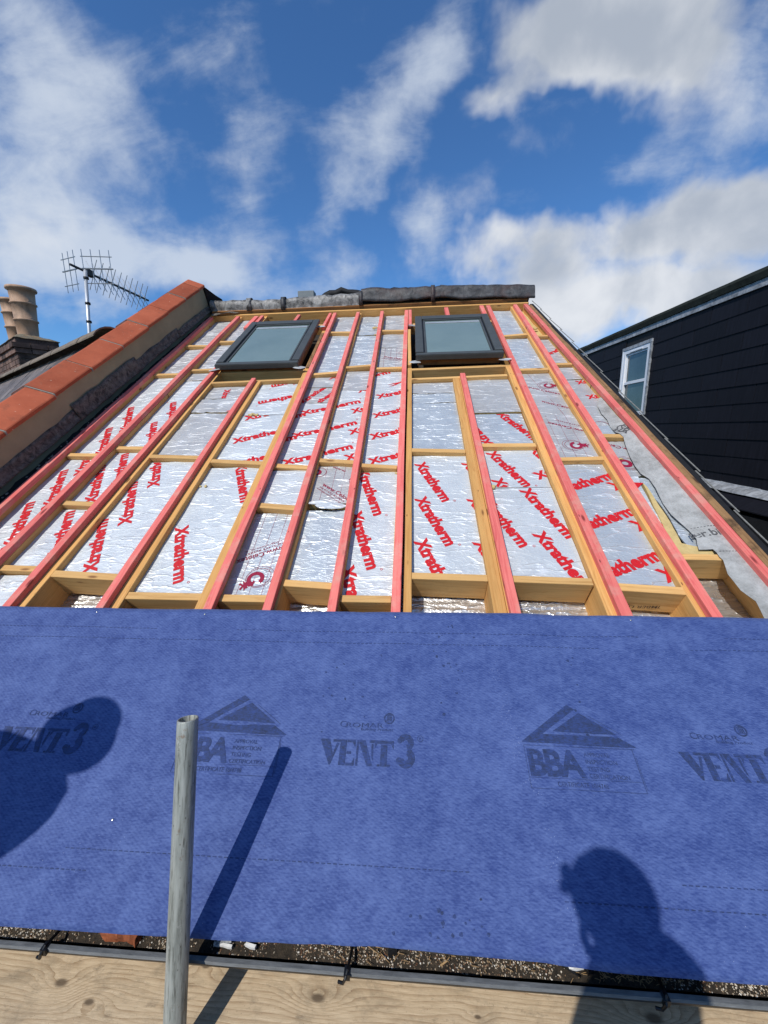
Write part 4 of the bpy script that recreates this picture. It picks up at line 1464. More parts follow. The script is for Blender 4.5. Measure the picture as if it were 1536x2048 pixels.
Pp = Print()
for k in (-2, -1, 0, 1):
    slab_word(Pp, -.2985 + 1.097 * k)
for (y, ph) in ((.8055, 0), (.7585, .006), (.122, .002), (.078, .009)):
    u = -2.3
    while u < 1.6:
        a = noise.noise(Vector((u * 1.7, y * 9, 2)))
        if a > (-.32 if y > .5 else -.05):
            Pp.line((u, y), (u + .0100, y), .0019 if y > .5 else .0022)
        u += .0158
Pp.build('lettering', 'print_navy', sheet, SW, (-2.38, 1.62, SHV0 + .02, SHV1 - .01))
# scuffs and wet spots on the membrane
Ps = Print()
random.seed(21)
for (uc, vc, n_, su, sv) in [(.13, .70, 26, .03, .10), (-.18, .60, 10, .10, .06), (.55, .62, 10, .03, .09), (.10, .03, 20, .06, .03), (-.25, .52, 8, .05, .05)]:
    for k in range(n_):
        u, v = random.gauss(uc, su), random.gauss(vc, sv)
        r = random.uniform(.0015, .0055)
        pts = [(u + math.cos(a_ / 7 * 6.283) * r * random.uniform(.5, 1.3), v + math.sin(a_ / 7 * 6.283) * r * random.uniform(.5, 1.2)) for a_ in range(7)]
        Ps.poly(pts)
st_o = Ps.build('stain', 'print_navy', sheet, lambda u, v: SW(u, v) + .0002, (-2.3, 1.5, 0, .86))
st_o['kind'] = 'stuff'
for (u, v) in [(-.865, .874), (-.070, .874), (.839, .877), (-.872, .188), (-1.34, .875)]:
    bm = bmesh.new()
    M = Matrix.Translation((u, v, SW(u, v))) @ Matrix.Diagonal((1, 1, .35, 1))
    bmesh.ops.create_uvsphere(bm, u_segments=14, v_segments=8, radius=.0034, matrix=M)
    bm_obj('nail_head', bm, 'nail_head', sheet, ROOFM, True)

# ================================================================== GREY MEMBRANE STRIP
MEMB = [(1.400, 2.775), (1.368, 2.765), (1.322, 2.654), (1.312, 2.547), (1.322, 2.468), (1.309, 2.371), (1.311, 2.288), (1.331, 2.219), (1.317, 2.116), (1.302, 2.028), (1.294, 1.937), (1.297, 1.865), (1.322, 1.819), (1.323, 1.738), (1.303, 1.609), (1.307, 1.527), (1.338, 1.411), (1.344, 1.357), (1.313, 1.281), (1.372, 1.281), (1.368, 1.228), (1.373, 1.209), (1.349, 1.132), (1.354, 1.047), (1.38, 0.993), (1.365, 0.918), (1.35, .80), (1.50, .80), (1.492, 1.30), (1.460, 1.90), (1.424, 2.50)]
def drape(u, v):
    if v < 1.27:
        return 0.0
    k = min(1, max(0, (1.425 - u) / .07))
    lift = math.exp(-((v - 2.243) / .05) ** 2) + math.exp(-((v - 1.24) / .05) ** 2)
    return -.021 * k * (1 - min(1, lift))


gm = slab('membrane_strip', MEMB, -.026, .0012, 'membrane_grey', None, .003, 2.0, bulge=lambda u, v: drape(u, v))
prop(gm, label='torn grey membrane strip tucked under the outermost pink batten', cat='membrane')
P = Print()
P.text('er.biz', 1.345, 1.362, .135, .060, 2, bold=.012)
P.text('p', 1.322, 1.362, .024, .060, 2, bold=.012)
P.ring(1.400, 2.355, .020, .027, 1.1, 0, 20, 20, 330)
P.text('GB', 1.335, 2.36, .085, .075, -52, bold=.015)
P.text('BA', 1.310, 2.325, .085, .075, -52, bold=.02)
for k in range(9):
    P.line((1.350 + k * .0135, 1.425), (1.358 + k * .0135, 1.425), .003)
    if k < 8:
        P.line((1.385 + k * .0135, 1.262), (1.393 + k * .0135, 1.262), .003)
P.build('lettering', 'print_grey', gm, lambda u, v: -.026 + drape(u, v) + noise.noise(Vector((u * 9, v * 9, 2.0))) * .003 + .0015, (1.29, 1.47, .9, 2.6))

# ================================================================== PARAPET WALL ON THE LEFT
wall = empty('parapet_wall', rw(-2.56, 0, -.2), label='cream rendered parapet wall with red clay coping climbing beside the roof', cat='wall')
# rendered body: prism following the slope, both slopes
def prism_uvw(name, sect, v0, v1, mat, parent, nv=1, wobf=None, seed=0.0):
    vs, fs = [], []
    n = len(sect)
    for j in range(nv + 1):
        v = v0 + (v1 - v0) * j / nv
        for i, (u, w) in enumerate(sect):
            du, dw = (wobf(u, v, i) if wobf else (0, 0))
            vs.append((u + du, v, w + dw))
    for j in range(nv):
        for i in range(n):
            a, b_ = j * n + i, j * n + (i + 1) % n
            fs.append((a, b_, b_ + n, a + n))
    fs.append(tuple(range(n))[::-1])
    fs.append(tuple(range(nv * n, nv * n + n)))
    me = bpy.data.meshes.new(name)
    me.from_pydata(vs, [], fs)
    me.update()
    bm = bmesh.new()
    bm.from_mesh(me)
    bpy.data.meshes.remove(me)
    return bm_obj(name, bm, mat, parent, ROOFM)


prism_uvw('render', [(-2.475, -1.2), (-2.475, .238), (-2.70, .238), (-2.70, -1.2)], -.3, 5.13, 'render_cream', wall, 30, lambda u, v, i: (noise.noise(Vector((v * 3, i, 0))) * .004, (v - 2) * .0115 if i in (1, 2) else 0))
JV = [1.52, 1.954, 2.415, 2.842, 3.287, 3.743, 4.174, 4.600, 4.985]
JV = [JV[0] - .43 * k for k in range(4, 0, -1)] + JV
for k in range(len(JV)):
    v0 = JV[k] + .005
    v1 = (JV[k + 1] if k + 1 < len(JV) else 5.14) - .005
    lift = .234 + (v0 - 1.9) * .0115 + random.uniform(-.004, .005)
    du = random.uniform(-.007, .007)
    sect = [(-2.448 + du, lift), (-2.445 + du, lift + .022), (-2.451 + du, lift + .028), (-2.608 + du, lift + .088), (-2.620 + du, lift + .089), (-2.76 + du, lift + .030), (-2.76 + du, lift), (-2.62 + du, lift + .056)]
    o = prism_uvw('coping_tile', sect, v0, v1, 'terracotta', wall, 6, lambda u, v, i, s=random.random() * 9: (noise.noise(Vector((v * 9, i * .4, s))) * .0022, noise.noise(Vector((v * 7, i * .4, s + 4))) * .0022))
    if k:
        prism_uvw('mortar_joint', [(a, b_ - .004) for a, b_ in sect], JV[k] - .0045, JV[k] + .0045, 'mortar', wall, 1)
# stepped lead apron against the wall
steps = [(-.3, 1.0, .10), (1.0, 1.6, .098), (1.62, 2.52, .096), (2.50, 3.40, .132), (3.38, 4.25, .100), (4.22, 5.12, .078)]
for k, (v0, v1, wt) in enumerate(steps):
    nv = int((v1 - v0) / .04)
    vs, fs = [], []
    prof = [(-2.4735, 1.0), (-2.469, .66), (-2.464, .33), (-2.455, .10), (-2.450, -.02)]
    for j in range(nv + 1):
        v = v0 + (v1 - v0) * j / nv
        edge = noise.noise(Vector((v * 5, k, 0))) * .012
        for i, (u, f) in enumerate(prof):
            nn = noise.noise_vector(Vector((v * 8, i * .7, k * 3)))
            w = .02 + (wt - .02 + edge) * f if f > 0 else .02 + f * .12
            vs.append((u + .004 * k % .008 + abs(nn.x) * .010 + .002 * (k % 2), v, w + nn.y * .008))
    n = len(prof)
    for j in range(nv):
        for i in range(n - 1):
            a = j * n + i
            fs.append((a, a + 1, a + n + 1, a + n))
    o = roof_mesh('lead_flashing', vs, fs, 'lead_old', wall, True)
    sd = o.modifiers.new('t', 'SOLIDIFY')
    sd.thickness = .003
# dark tray between wall and first rafter with scraps of old mortar
vs, fs = [], []
nv = 120
for j in range(nv + 1):
    v = -.2 + 5.25 * j / nv
    for i, (u, w) in enumerate([(-2.474, -.030), (-2.44, -.045), (-2.41, -.07), (-2.392, -.09)]):
        nn = noise.noise_vector(Vector((v * 14, i, 7)))
        vs.append((u, v, w + nn.x * .012))
for j in range(nv):
    for i in range(3):
        a = j * 4 + i
        fs.append((a, a + 1, a + 5, a + 4))
roof_mesh('felt_tray', vs, fs, 'black_felt', wall, False)
random.seed(5)
bm = bmesh.new()
for k in range(240):
    v = random.uniform(.9, 4.9)
    u = random.uniform(-2.455, -2.40)
    s = random.uniform(.003, .010)
    M = Matrix.Translation((u, v, -.03 - (u + 2.455) * .7)) @ Matrix.Rotation(random.uniform(0, 3), 4, 'Z') @ Matrix.Diagonal((random.uniform(.6, 1.5), random.uniform(.6, 1.6), .7, 1))
    bmesh.ops.create_icosphere(bm, subdivisions=1, radius=s, matrix=M)
bm_obj('mortar_crumbs', bm, 'mortar', wall, ROOFM)
wall.children[-1]['kind'] = 'stuff' if len(wall.children) else 'stuff'
# head of the parapet: far slope and dark cloak falling to the ridge lead
bm = bmesh.new()
tp = rw(-2.448, 5.14, .27)
A = [rw(-2.45, 5.14, .268), rw(-2.61, 5.14, .352), rw(-2.76, 5.14, .28)]
B = [Vector((-2.36, YR + .42, H0 + 1.60)), Vector((-2.55, YR + .55, H0 + 1.62)), Vector((-2.75, YR + .6, H0 + 1.50))]
C = [rw(-2.45, 5.14, -.02), Vector((-2.38, YR + .02, H0 + 1.42))]
va = [bm.verts.new(p) for p in A]
vb = [bm.verts.new(p) for p in B]
bm.faces.new((va[0], va[1], vb[1], vb[0]))
bm.faces.new((va[1], va[2], vb[2], vb[1]))
vc = [bm.verts.new(p) for p in (rw(-2.462, 5.135, .262), rw(-2.462, 5.135, -.05), cw(-2.30, YR - .02, 1.40), cw(-2.33, YR + .05, 1.60))]
bm.faces.new(vc)
r = bmesh.ops.extrude_face_region(bm, geom=bm.faces[:])
for v in [e for e in r['geom'] if isinstance(e, bmesh.types.BMVert)]:
    v.co += Vector((-.01, .012, -.008))
bm_obj('cloak', bm, 'black_felt', wall)
slab('lead_scrap', [(-2.40, 4.98), (-2.30, 5.03), (-2.14, 5.02), (-2.06, 4.99), (-2.17, 4.955), (-2.27, 4.93), (-2.36, 4.90)], .02, .004, 'lead_old', wall, .03, 3.0)
bm = bmesh.new()
P0 = rw(-2.62, .75, -1.0)

# ================================================================== EAVES: FASCIA, GUTTER, MUCK
gut = empty('gutter', cw(0, .70, -1.30), label='black plastic gutter with grey front lip under the blue membrane', cat='gutter')
GY0, GZ0 = .676, -1.238      # front lip
prof = []
for k in range(13):
    a = math.pi * k / 12
    prof.append((.742 - .064 * math.cos(a), -1.246 - .066 * math.sin(a)))
bm = bmesh.new()
n = 60
cols = []
for i in range(n + 1):
    x = -2.9 + 4.8 * i / n
    dz = -.0003 * x
    cols.append([bm.verts.new(cw(x, y, z + dz)) for y, z in prof])
for i in range(n):
    for j in range(len(prof) - 1):
        bm.faces.new((cols[i][j], cols[i][j + 1], cols[i + 1][j + 1], cols[i + 1][j]))
o = bm_obj('trough', bm, 'gutter_black', gut, None, True)
sd = o.modifiers.new('t', 'SOLIDIFY')
sd.thickness = .003
sd.offset = 0
bm = bmesh.new()
add_box(bm, -2.9, 1.9, .6705, .6795, H0 - 1.2465, H0 - 1.2355, nx=80)
for v in bm.verts:
    v.co.z += noise.noise(Vector((v.co.x * 6, 0, 0))) * .0012
    v.co.y += noise.noise(Vector((v.co.x * 9, 4, 0))) * .0008
bmesh.ops.bevel(bm, geom=[e for e in bm.edges if abs(e.verts[0].co.x - e.verts[1].co.x) > .01], offset=.003, segments=2, affect='EDGES')
bm_obj('lip', bm, 'gutter_lip', gut, None, True)
for x in (-.907, -.155, .552):
    bm = bmesh.new()
    tube_bm(bm, [cw(x + .005, .735, -1.246), cw(x + .003, .70, -1.236), cw(x, .672, -1.230), cw(x - .004, .662, -1.240), cw(x - .010, .663, -1.256), cw(x - .022, .667, -1.260)], .0036, 8)
    add_box(bm, x - .008, x + .006, .664, .682, H0 - 1.250, H0 - 1.2325)
    bm_obj('bracket', bm, 'bracket_black', gut, None, False)
bm = bmesh.new()
add_box(bm, -2.4, 1.58, .812, .832, H0 - 1.42, H0 - 1.20)
bm_obj('fascia_board', bm, 'old_wood', house)
# old felt hanging from under the membrane into the gutter
vs, fs = [], []
n = 120
for i in range(n + 1):
    x = -2.4 + 4.0 * i / n
    dd = noise.noise(Vector((x * 2.0, 2, 0))) * .012
    cv = .013 * math.exp(-((x - .10) / .24) ** 2)
    for j, (y, z) in enumerate([(.83, -1.165), (.775, -1.200), (.752 + dd * .5 - cv, -1.222), (.742 + dd - cv * 1.4, -1.246)]):
        vs.append((x, y, z + H0 + noise.noise(Vector((x * 9, j, 1))) * .002))
for i in range(n):
    for j in range(3):
        a = i * 4 + j
        fs.append((a, a + 4, a + 5, a + 1))
me = bpy.data.meshes.new('eaves_felt')
me.from_pydata(vs, [], fs)
o = link('eaves_felt', me, 'dark_felt', house)
o.modifiers.new('t', 'SOLIDIFY').thickness = .002
# muck
vs, fs = [], []
n, mm = 300, 8
def muck_z(x, f):
    return -1.264 + f * .022 + noise.noise(Vector((x * 12, f * 3, 0))) * .006 + noise.noise(Vector((x * 50, f * 9, 3))) * .003
for i in range(n + 1):
    x = -2.4 + 4.0 * i / n
    for j in range(mm + 1):
        f = j / mm
        y = .700 + .085 * f
        vs.append((x, y, H0 + muck_z(x, f)))
for i in range(n):
    for j in range(mm):
        a = i * (mm + 1) + j
        fs.append((a, a + mm + 1, a + mm + 2, a + 1))
me = bpy.data.meshes.new('gutter_silt')
me.from_pydata(vs, [], fs)
for p in me.polygons:
    p.use_smooth = True
o = link('gutter_silt', me, 'muck')
prop(o, kind='stuff', label='dark silt and grit lying in the gutter')
random.seed(11)
GV, GF, GT = [], [], []
ICO_V = [(0, 0, 1), (.94, 0, .33), (-.47, .82, .33), (-.47, -.82, .33), (.47, .82, -.33), (.47, -.82, -.33), (-.94, 0, -.33), (0, 0, -1)]
ICO_F = [(0, 1, 4), (0, 4, 2), (0, 2, 6), (0, 6, 3), (0, 3, 5), (0, 5, 1), (7, 4, 1), (7, 2, 4), (7, 6, 2), (7, 3, 6), (7, 5, 3), (7, 1, 5)]
for k in range(9500):
    x = random.uniform(-1.25, 1.15)
    d_ = noise.noise(Vector((x * 3.3, 4, 0)))
    bright = noise.noise(Vector((x * 2.1 + 5, 1, 0)))
    if random.random() > .34 + d_ * 1.5 + noise.noise(Vector((x * 14, 7, 0))) * .5:
        continue
    f = min(1, max(0, random.gauss(.30 - bright * .10, .20)))
    y = .702 + .060 * f
    sz = random.uniform(.0008, .0023)
    M = Matrix.Translation((x, y, H0 + muck_z(x, (y - .700) / .085) + sz * .4)) @ Matrix.Rotation(random.uniform(0, 6), 4, Vector((random.random(), random.random(), 1)).normalized()) @ Matrix.Diagonal((random.uniform(.8, 1.8) * sz, sz, random.uniform(.6, 1) * sz, 1))
    tn = min(1, max(0, random.gauss(.52 + bright * .7, .25)))
    b0 = len(GV)
    for q in ICO_V:
        GV.append(tuple(M @ (Vector(q) * random.uniform(.8, 1.15))))
        GT.append(tn)
    GF += [tuple(b0 + a for a in q) for q in ICO_F]
me = bpy.data.meshes.new('gutter_grit')
me.from_pydata(GV, [], GF)
at = me.attributes.new('tone', 'FLOAT', 'POINT')
at.data.foreach_set('value', GT)
o = link('gutter_grit', me, 'stones')
prop(o, kind='stuff', label='pale grit and small chippings strewn along the gutter')


def small(name, verts_box, mat, label, cat, rot=0, bev=.002, seed=0, tiltx=0):
    (x, y, z, lx, ly, lz) = verts_box
    bm = bmesh.new()
    add_box(bm, -lx / 2, lx / 2, -ly / 2, ly / 2, -lz / 2, lz / 2, nx=5)
    bmesh.ops.subdivide_edges(bm, edges=bm.edges[:], cuts=1, use_grid_fill=True)
    for v in bm.verts:
        v.co += noise.noise_vector(v.co * 70 + Vector((seed, 0, 0))) * min(lx, ly) * .22
    M = Matrix.Translation(cw(x, y, z)) @ Matrix.Rotation(math.radians(rot), 4, 'Z') @ Matrix.Rotation(math.radians(tiltx), 4, 'X')
    o = bm_obj(name, bm, mat, None, M)
    prop(o, label=label, cat=cat)
    return o


small('brick_fragment', (-.742, 0.7190, -1.2450, .098, .030, .022), 'brick_red', 'orange brick fragment lying in the gutter left of the steel tube', 'brick', -3, seed=2)
small('slate_fragment', (-.476, 0.7260, -1.2420, .036, .030, .010), 'lead_strip', 'small grey slate piece in the gutter just right of the steel tube', 'slate', 8, seed=3, tiltx=30)
small('slate_fragment', (-.052, 0.7190, -1.2450, .022, .004, .030), 'black_felt', 'black triangular slate shard standing in the middle of the gutter', 'slate', 20, seed=4)
small('paint_flake', (-.475, 0.7110, -1.2520, .048, .006, .006), 'white_paint', 'white curl of paint below the grey slate piece', 'paint flake', -3, seed=5)
small('paint_flake', (-.405, 0.7130, -1.2500, .028, .007, .007), 'white_paint', 'shorter white curl of paint right of the slate piece', 'paint flake', -8, seed=6)
small('paint_flake', (.352, 0.7240, -1.2400, .040, .012, .004), 'white_paint', 'white broken strip half under the blue membrane edge', 'paint flake', -12, seed=7)
small('paint_flake', (.378, 0.7175, -1.2440, .034, .010, .004), 'white_paint', 'white slab of paint in front of the broken strip', 'paint flake', 3, seed=8)
small('paint_flake', (.435, 0.7260, -1.2380, .034, .008, .005), 'white_paint', 'white flake at the right end of the pale debris', 'paint flake', -15, seed=9)
small('slate_fragment', (.405, 0.7210, -1.2400, .016, .03, .016), 'gutter_black', 'black chip between the white paint flakes', 'slate', 15, seed=10)


def twig(pts, r, label, mat='twig_wood', name='twig'):
    bm = bmesh.new()
    tube_bm(bm, [cw(*p) for p in pts], r, 6, taper=.5)
    o = bm_obj(name, bm, mat, None, None, True)
    prop(o, label=label, cat='twig')


twig([(-.150, .728, -1.214), (-.122, .722, -1.228), (-.095, .716, -1.242), (-.074, .711, -1.250)], .0016, 'thin pale twig slanting into the gutter left of the black shard')
twig([(-.080, .716, -1.248), (-.068, .709, -1.252), (-.058, .704, -1.256)], .0014, 'short forked twig end beside the black shard')
twig([(.062, .706, -1.254), (.078, .713, -1.250), (.085, .719, -1.246)], .0024, 'stubby tan twig between two patches of grit')
twig([(.290, .735, -1.214), (.325, .722, -1.232), (.372, .708, -1.248), (.385, .704, -1.252)], .0030, 'thin black rod leaning into the gutter beside the paint flakes', 'gutter_black', 'rod')
random.seed(3)
bm = bmesh.new()
for k in range(260):
    x = random.gauss(.50, .055) if k % 3 else random.uniform(-.2, .3)
    y = random.uniform(.702, .735)
    z = -1.256 + (y - .70) * .25 + random.uniform(0, .006)
    a = random.uniform(0, 6.28)
    l = random.uniform(.006, .018)
    d_ = Vector((math.cos(a), math.sin(a) * .7, random.uniform(-.2, .3))) * l
    tube_bm(bm, [cw(x, y, z), cw(x, y, z) + d_ * .5 + Vector((0, 0, .001)), cw(x, y, z) + d_], .0006, 4)
o = bm_obj('leaf_litter', bm, 'twig_wood')
prop(o, kind='stuff', label='rust brown needles and stalks matted in the gutter')

# ================================================================== SCAFFOLD
tb = empty('scaffold_tube', cw(-.539, .573, -1.407), label='galvanised steel scaffold tube leaning in front of the blue membrane', cat='tube')
T0 = cw(-.550, .806, -.684)
T1 = cw(-.536, .42, -1.88)
ax = (T0 - T1).normalized()
LT = (T0 - T1).length
yv = ax.orthogonal().normalized()
MT = frame_mat(T1, yv, ax.cross(yv), ax)
bm = bmesh.new()
R_, r_ = .02415, .0203
prof = [(R_, 0)] + [(R_, LT * k / 30) for k in range(1, 30)] + [(R_, LT - .002), (R_ - .001, LT), (r_ + .0006, LT + .0003), (r_, LT - .001), (r_, LT - .15)]
rings = lathe_bm(bm, prof, Matrix.Identity(4), 44)
for ring in rings[-5:-1]:                      # rim cut a little askew
    for k, v in enumerate(ring):
        v.co.z += .0012 * math.cos(k * 2 * math.pi / 44 + 1)
o = bm_obj('pipe', bm, 'tube_galvanised', tb, MT, True)

brd = bmesh.new()
add_box(brd, -1.6, 1.5, -.1125, .1125, -.038, 0, nx=40)
for v in brd.verts:
    v.co.y += noise.noise(Vector((v.co.x * 2, 0, 1))) * .002
bmesh.ops.bevel(brd, geom=[e for e in brd.edges if len(e.link_faces) == 2 and abs(e.verts[0].co.x - e.verts[1].co.x) > .01], offset=.003, segments=2, affect='EDGES')
o = bm_obj('scaffold_board', brd, 'board_wood', None, Matrix.Translation(cw(0, .700, -1.407)) @ Matrix.Rotation(math.radians(-.4), 4, 'Z'))
prop(o, label='pale timber scaffold board with dark knots directly under the gutter', cat='board')
# working platform further out
for k in range(1, 6):
    c = o.copy()
    COL.objects.link(c)
    c.location = cw(.03 * (k % 2), .700 - .232 * k, -1.409)
    if k > 1:
        c.location.y -= .05
    c['label'] = ['', 'timber scaffold board next out from the gutter board', 'timber scaffold board second out from the gutter, before the tube foot', 'timber scaffold board in the middle of the platform', 'timber scaffold board two from the outer edge of the platform', 'outermost timber scaffold board of the platform'][k]

# ================================================================== NEIGHBOUR ON THE LEFT
E1 = Vector((-.8305, .557, 0))
NH = Vector((-.557, -.8305, 0))
nb = empty('slate_roofed_house', cw(-5, 5, -8.6), label='neighbouring house with dark slate roof and clay ridge behind the parapet', cat='house')
PR = cw(-2.70, 3.664, .880)
PIT = math.radians(45)
DN = (NH * math.cos(PIT) - Vector((0, 0, math.sin(PIT)))).normalized()
NN = DN.cross(E1).normalized()
if NN.z < 0:
    NN = -NN
NM = frame_mat(PR, E1, DN, NN)
bm = bmesh.new()
tones = []
random.seed(9)
for r_i in range(17):
    y0 = .06 + r_i * .20
    x = -1.6 + (r_i % 2) * .15
    while x < 8.5:
        # skip slates that would run through the parapet
        ctr = NM @ Vector((x + .15, y0 + .2, 0))
        if ctr.x < -2.87:
            jx, jz = random.uniform(-.004, .004), random.uniform(0, .004)
            M = Matrix.Translation((x + .15 + jx, y0 + .13, .006 + jz)) @ Matrix.Rotation(.055, 4, 'X').inverted() @ Matrix.Rotation(random.uniform(-.012, .012), 4, 'Z')
            vs_, _ = add_box(bm, -.146, .146, -.14, .14, -.005, .005, M)
            tones.append((len(vs_), random.random()))
        x += .30
me = bpy.data.meshes.new('slates')
bm.to_mesh(me)
bm.free()
at = me.attributes.new('tone', 'FLOAT', 'POINT')
i = 0
for n_, tn in tones:
    for k in range(n_):
        at.data[i].value = tn
        i += 1
link('slates', me, 'slate', nb, NM)
bm = bmesh.new()
add_box(bm, .45, 8.7, .02, 3.6, -.08, -.012)
bm_obj('roof_deck', bm, 'black_felt', nb, NM)
bm = bmesh.new()
DN2 = (-NH * math.cos(PIT) - Vector((0, 0, math.sin(PIT)))).normalized()
NM2 = frame_mat(PR, E1, DN2, -DN2.cross(E1).normalized() if (-DN2.cross(E1)).z > 0 else DN2.cross(E1).normalized())
add_box(bm, .3, 8.7, .02, 2.7, -.08, -.004)
bm_obj('rear_slope', bm, 'slate', nb, NM2)
for k in range(19):
    bm = bmesh.new()
    x0 = .045 + k * .455
    pr = []
    for s in range(9):
        a = math.radians(-62 + 124 * s / 8)
        pr.append((math.sin(a) * .165, math.cos(a) * .165 - .085))
    c0, c1 = [], []
    for (y, z) in pr:
        side = NH * y + Vector((0, 0, z))
        c0.append(bm.verts.new(PR + E1 * (x0 + .003) + side * (1 + .02 * (k % 2))))
        c1.append(bm.verts.new(PR + E1 * (x0 + .450) + side * (1 + .02 * (k % 2))))
    for i in range(8):
        bm.faces.new((c0[i], c0[i + 1], c1[i + 1], c1[i]))
    r = bmesh.ops.extrude_face_region(bm, geom=bm.faces[:])
    for v in [e for e in r['geom'] if isinstance(e, bmesh.types.BMVert)]:
        v.co.z -= .014
    if (PR + E1 * x0).x > -2.72:
        bm.free()
        continue
    bm_obj('ridge_tile', bm, 'ridge_clay', nb, None, False)
bm = bmesh.new()
add_box(bm, .6, 8.6, -2.0, 2.0, -9.45, -1.3, frame_mat(PR, E1, NH, Vector((0, 0, 1))))
bm_obj('wall', bm, 'brick_old', nb)

# chimney behind the ridge
K = 6.67 / 4.3
def ck(x, y, z):
    return Vector((x * K, y * K, z * K + H0))
CB = ck(-4.25, 4.35, .965)
MC = frame_mat(CB, E1, NH, Vector((0, 0, 1)))
st_ = bmesh.new()
tones = []
random.seed(12)
hw, hd = .80, .27
def course(z, hw, hd, h=.065):
    x = -hw
    per = 2 * (hw + hd) * 2
    for side in range(4):
        L_ = 2 * hw if side % 2 == 0 else 2 * hd
        nb_ = max(2, round(L_ / .225))
        for b_ in range(nb_):
            l = L_ / nb_
            c = -L_ / 2 + l * (b_ + .5)
            if side == 0: M = Matrix.Translation((c, hd - .05, z))
            elif side == 2: M = Matrix.Translation((c, -hd + .05, z))
            elif side == 1: M = Matrix.Translation((hw - .05, c, z)) @ Matrix.Rotation(math.pi / 2, 4, 'Z')
            else: M = Matrix.Translation((-hw + .05, c, z)) @ Matrix.Rotation(math.pi / 2, 4, 'Z')
            j = random.uniform(0, .006)
            vs_, _ = add_box(st_, -l / 2 + .005, l / 2 - .005, -.05 - j, .05 + j, -h / 2 + .004, h / 2 - .004, M)
            tones.append((len(vs_), random.random()))
for k in range(13):
    grow = {0: .0, 1: .055, 2: .03}.get(k, 0.0)
    course(-.045 - k * .078, hw + grow, hd + grow, .078)
me = bpy.data.meshes.new('chimney')
st_.to_mesh(me)
st_.free()
at = me.attributes.new('tone', 'FLOAT', 'POINT')
i = 0
for n_, tn in tones:
    for k in range(n_):
        at.data[i].value = tn
        i += 1
chim = link('chimney', me, 'brick_old', nb, MC)
bm = bmesh.new()
add_box(bm, -hw + .012, hw - .012, -hd + .012, hd - .012, -1.05, -.006)
bm_obj('mortar_core', bm, 'mortar', chim, MC)
bm = bmesh.new()
nn_ = 14
grid = {}
for i in range(nn_ + 1):
    for j in range(nn_ + 1):
        x, y = -1 + 2 * i / nn_, -1 + 2 * j / nn_
        e = max(abs(x), abs(y))
        z = .20 * (1 - e ** 1.3) - .01 + noise.noise(Vector((x * 3, y * 3, 0))) * .02
        grid[i, j] = bm.verts.new((x * (hw + .02), y * (hd + .02), z))
for i in range(nn_):
    for j in range(nn_):
        bm.faces.new((grid[i, j], grid[i + 1, j], grid[i + 1, j + 1], grid[i, j + 1]))
r = bmesh.ops.extrude_face_region(bm, geom=bm.faces[:])
for v in [e for e in r['geom'] if isinstance(e, bmesh.types.BMVert)]:
    v.co.z = -.012
bm_obj('flaunching', bm, 'flaunching', chim, MC, True)
def chimney_pot(px, py, pz, s, ht):
    M = Matrix.Translation(ck(px, py, pz)) @ Matrix.Rotation(math.radians(1.5), 4, 'Y')
    bm = bmesh.new()
    r0, r1 = .165 * s, .205 * s
    pf = [(r0, -.10), (r0, 0)]
    def rad(f):
        return r0 + (r1 - r0) * f
    for f in (.30, .66):
        z = ht * f
        pf += [(rad(f), z - .018), (rad(f) + .016, z - .012), (rad(f) + .018, z), (rad(f) + .014, z + .010), (rad(f), z + .016)]
    pf += [(rad(.93), ht * .925), (rad(.93) + .030, ht * .94), (rad(1) + .034, ht * .965), (rad(1) + .026, ht), (rad(1) - .02, ht + .004), (rad(1) - .034, ht - .02), (r0 - .03, .1)]
    lathe_bm(bm, pf, M, 40)
    o = bm_obj('chimney_pot', bm, 'pot_clay', chim, None, True)
    return o
chimney_pot(-4.165, 4.330, 1.075, .85, .72)
chimney_pot(-4.460, 4.50, 1.070, .80, .64)

# aerial
aer = empty('television_aerial', cw(-3.822, 4.773, -.2), label='television aerial on a grey mast behind the slate roof ridge', cat='aerial')
bm = bmesh.new()
tube_bm(bm, [cw(-3.79, 4.70, -.1), cw(-3.822, 4.773, 1.139), cw(-3.846, 4.90, 1.90)], .0195, 12)
bm_obj('mast', bm, 'alu_light', aer, None, True)
for z in (1.81, 1.52, 1.31):
    bm = bmesh.new()
    tube_bm(bm, [cw(-3.838 + (1.81 - z) * .03, 4.885 - (1.81 - z) * .165, z - .012), cw(-3.838 + (1.81 - z) * .03, 4.885 - (1.81 - z) * .165, z + .012)], .028, 12)
    bm_obj('mast_clamp', bm, 'plastic_black', aer, None, True)
BO = cw(-3.905, 4.86, 1.915)
BX = Vector((.055, 1.0, -.012)).normalized()
BS = Vector((1, -.055, 0)).normalized()
BU = BS.cross(BX).normalized()
bm = bmesh.new()
Mb = frame_mat(BO, BX, BS, BU)
add_box(bm, -.10, 1.18, -.010, .010, -.010, .010, Mb)
bm_obj('boom', bm, 'plastic_black', aer)
for s in (1, -1):      # two-panel reflector either side of the boom
    bm = bmesh.new()
    for k in range(4 if s > 0 else 3):
        off = (.055 + k * .095) * s
        back = .01 + abs(off) * .28
        p = BO + BX * back + BS * off
        tube_bm(bm, [p - BU * .235, p + BU * .205], .0040, 6)
    for h in (-.16, 0, .13):
        p0 = BO + BX * (.01 + .055 * .28) + BS * .055 * s + BU * h
        e_ = (.055 + (3 if s > 0 else 2) * .095)
        p1 = BO + BX * (.01 + e_ * .28) + BS * e_ * s + BU * h
        tube_bm(bm, [p0 - BS * .02 * s, p1 + BS * .03 * s], .0048 if h else .008, 6)
    bm_obj('reflector', bm, 'steel_grey', aer, None, False)
bm = bmesh.new()
Md = frame_mat(BO + BX * .16 + BU * .0, BX, BS, BU)
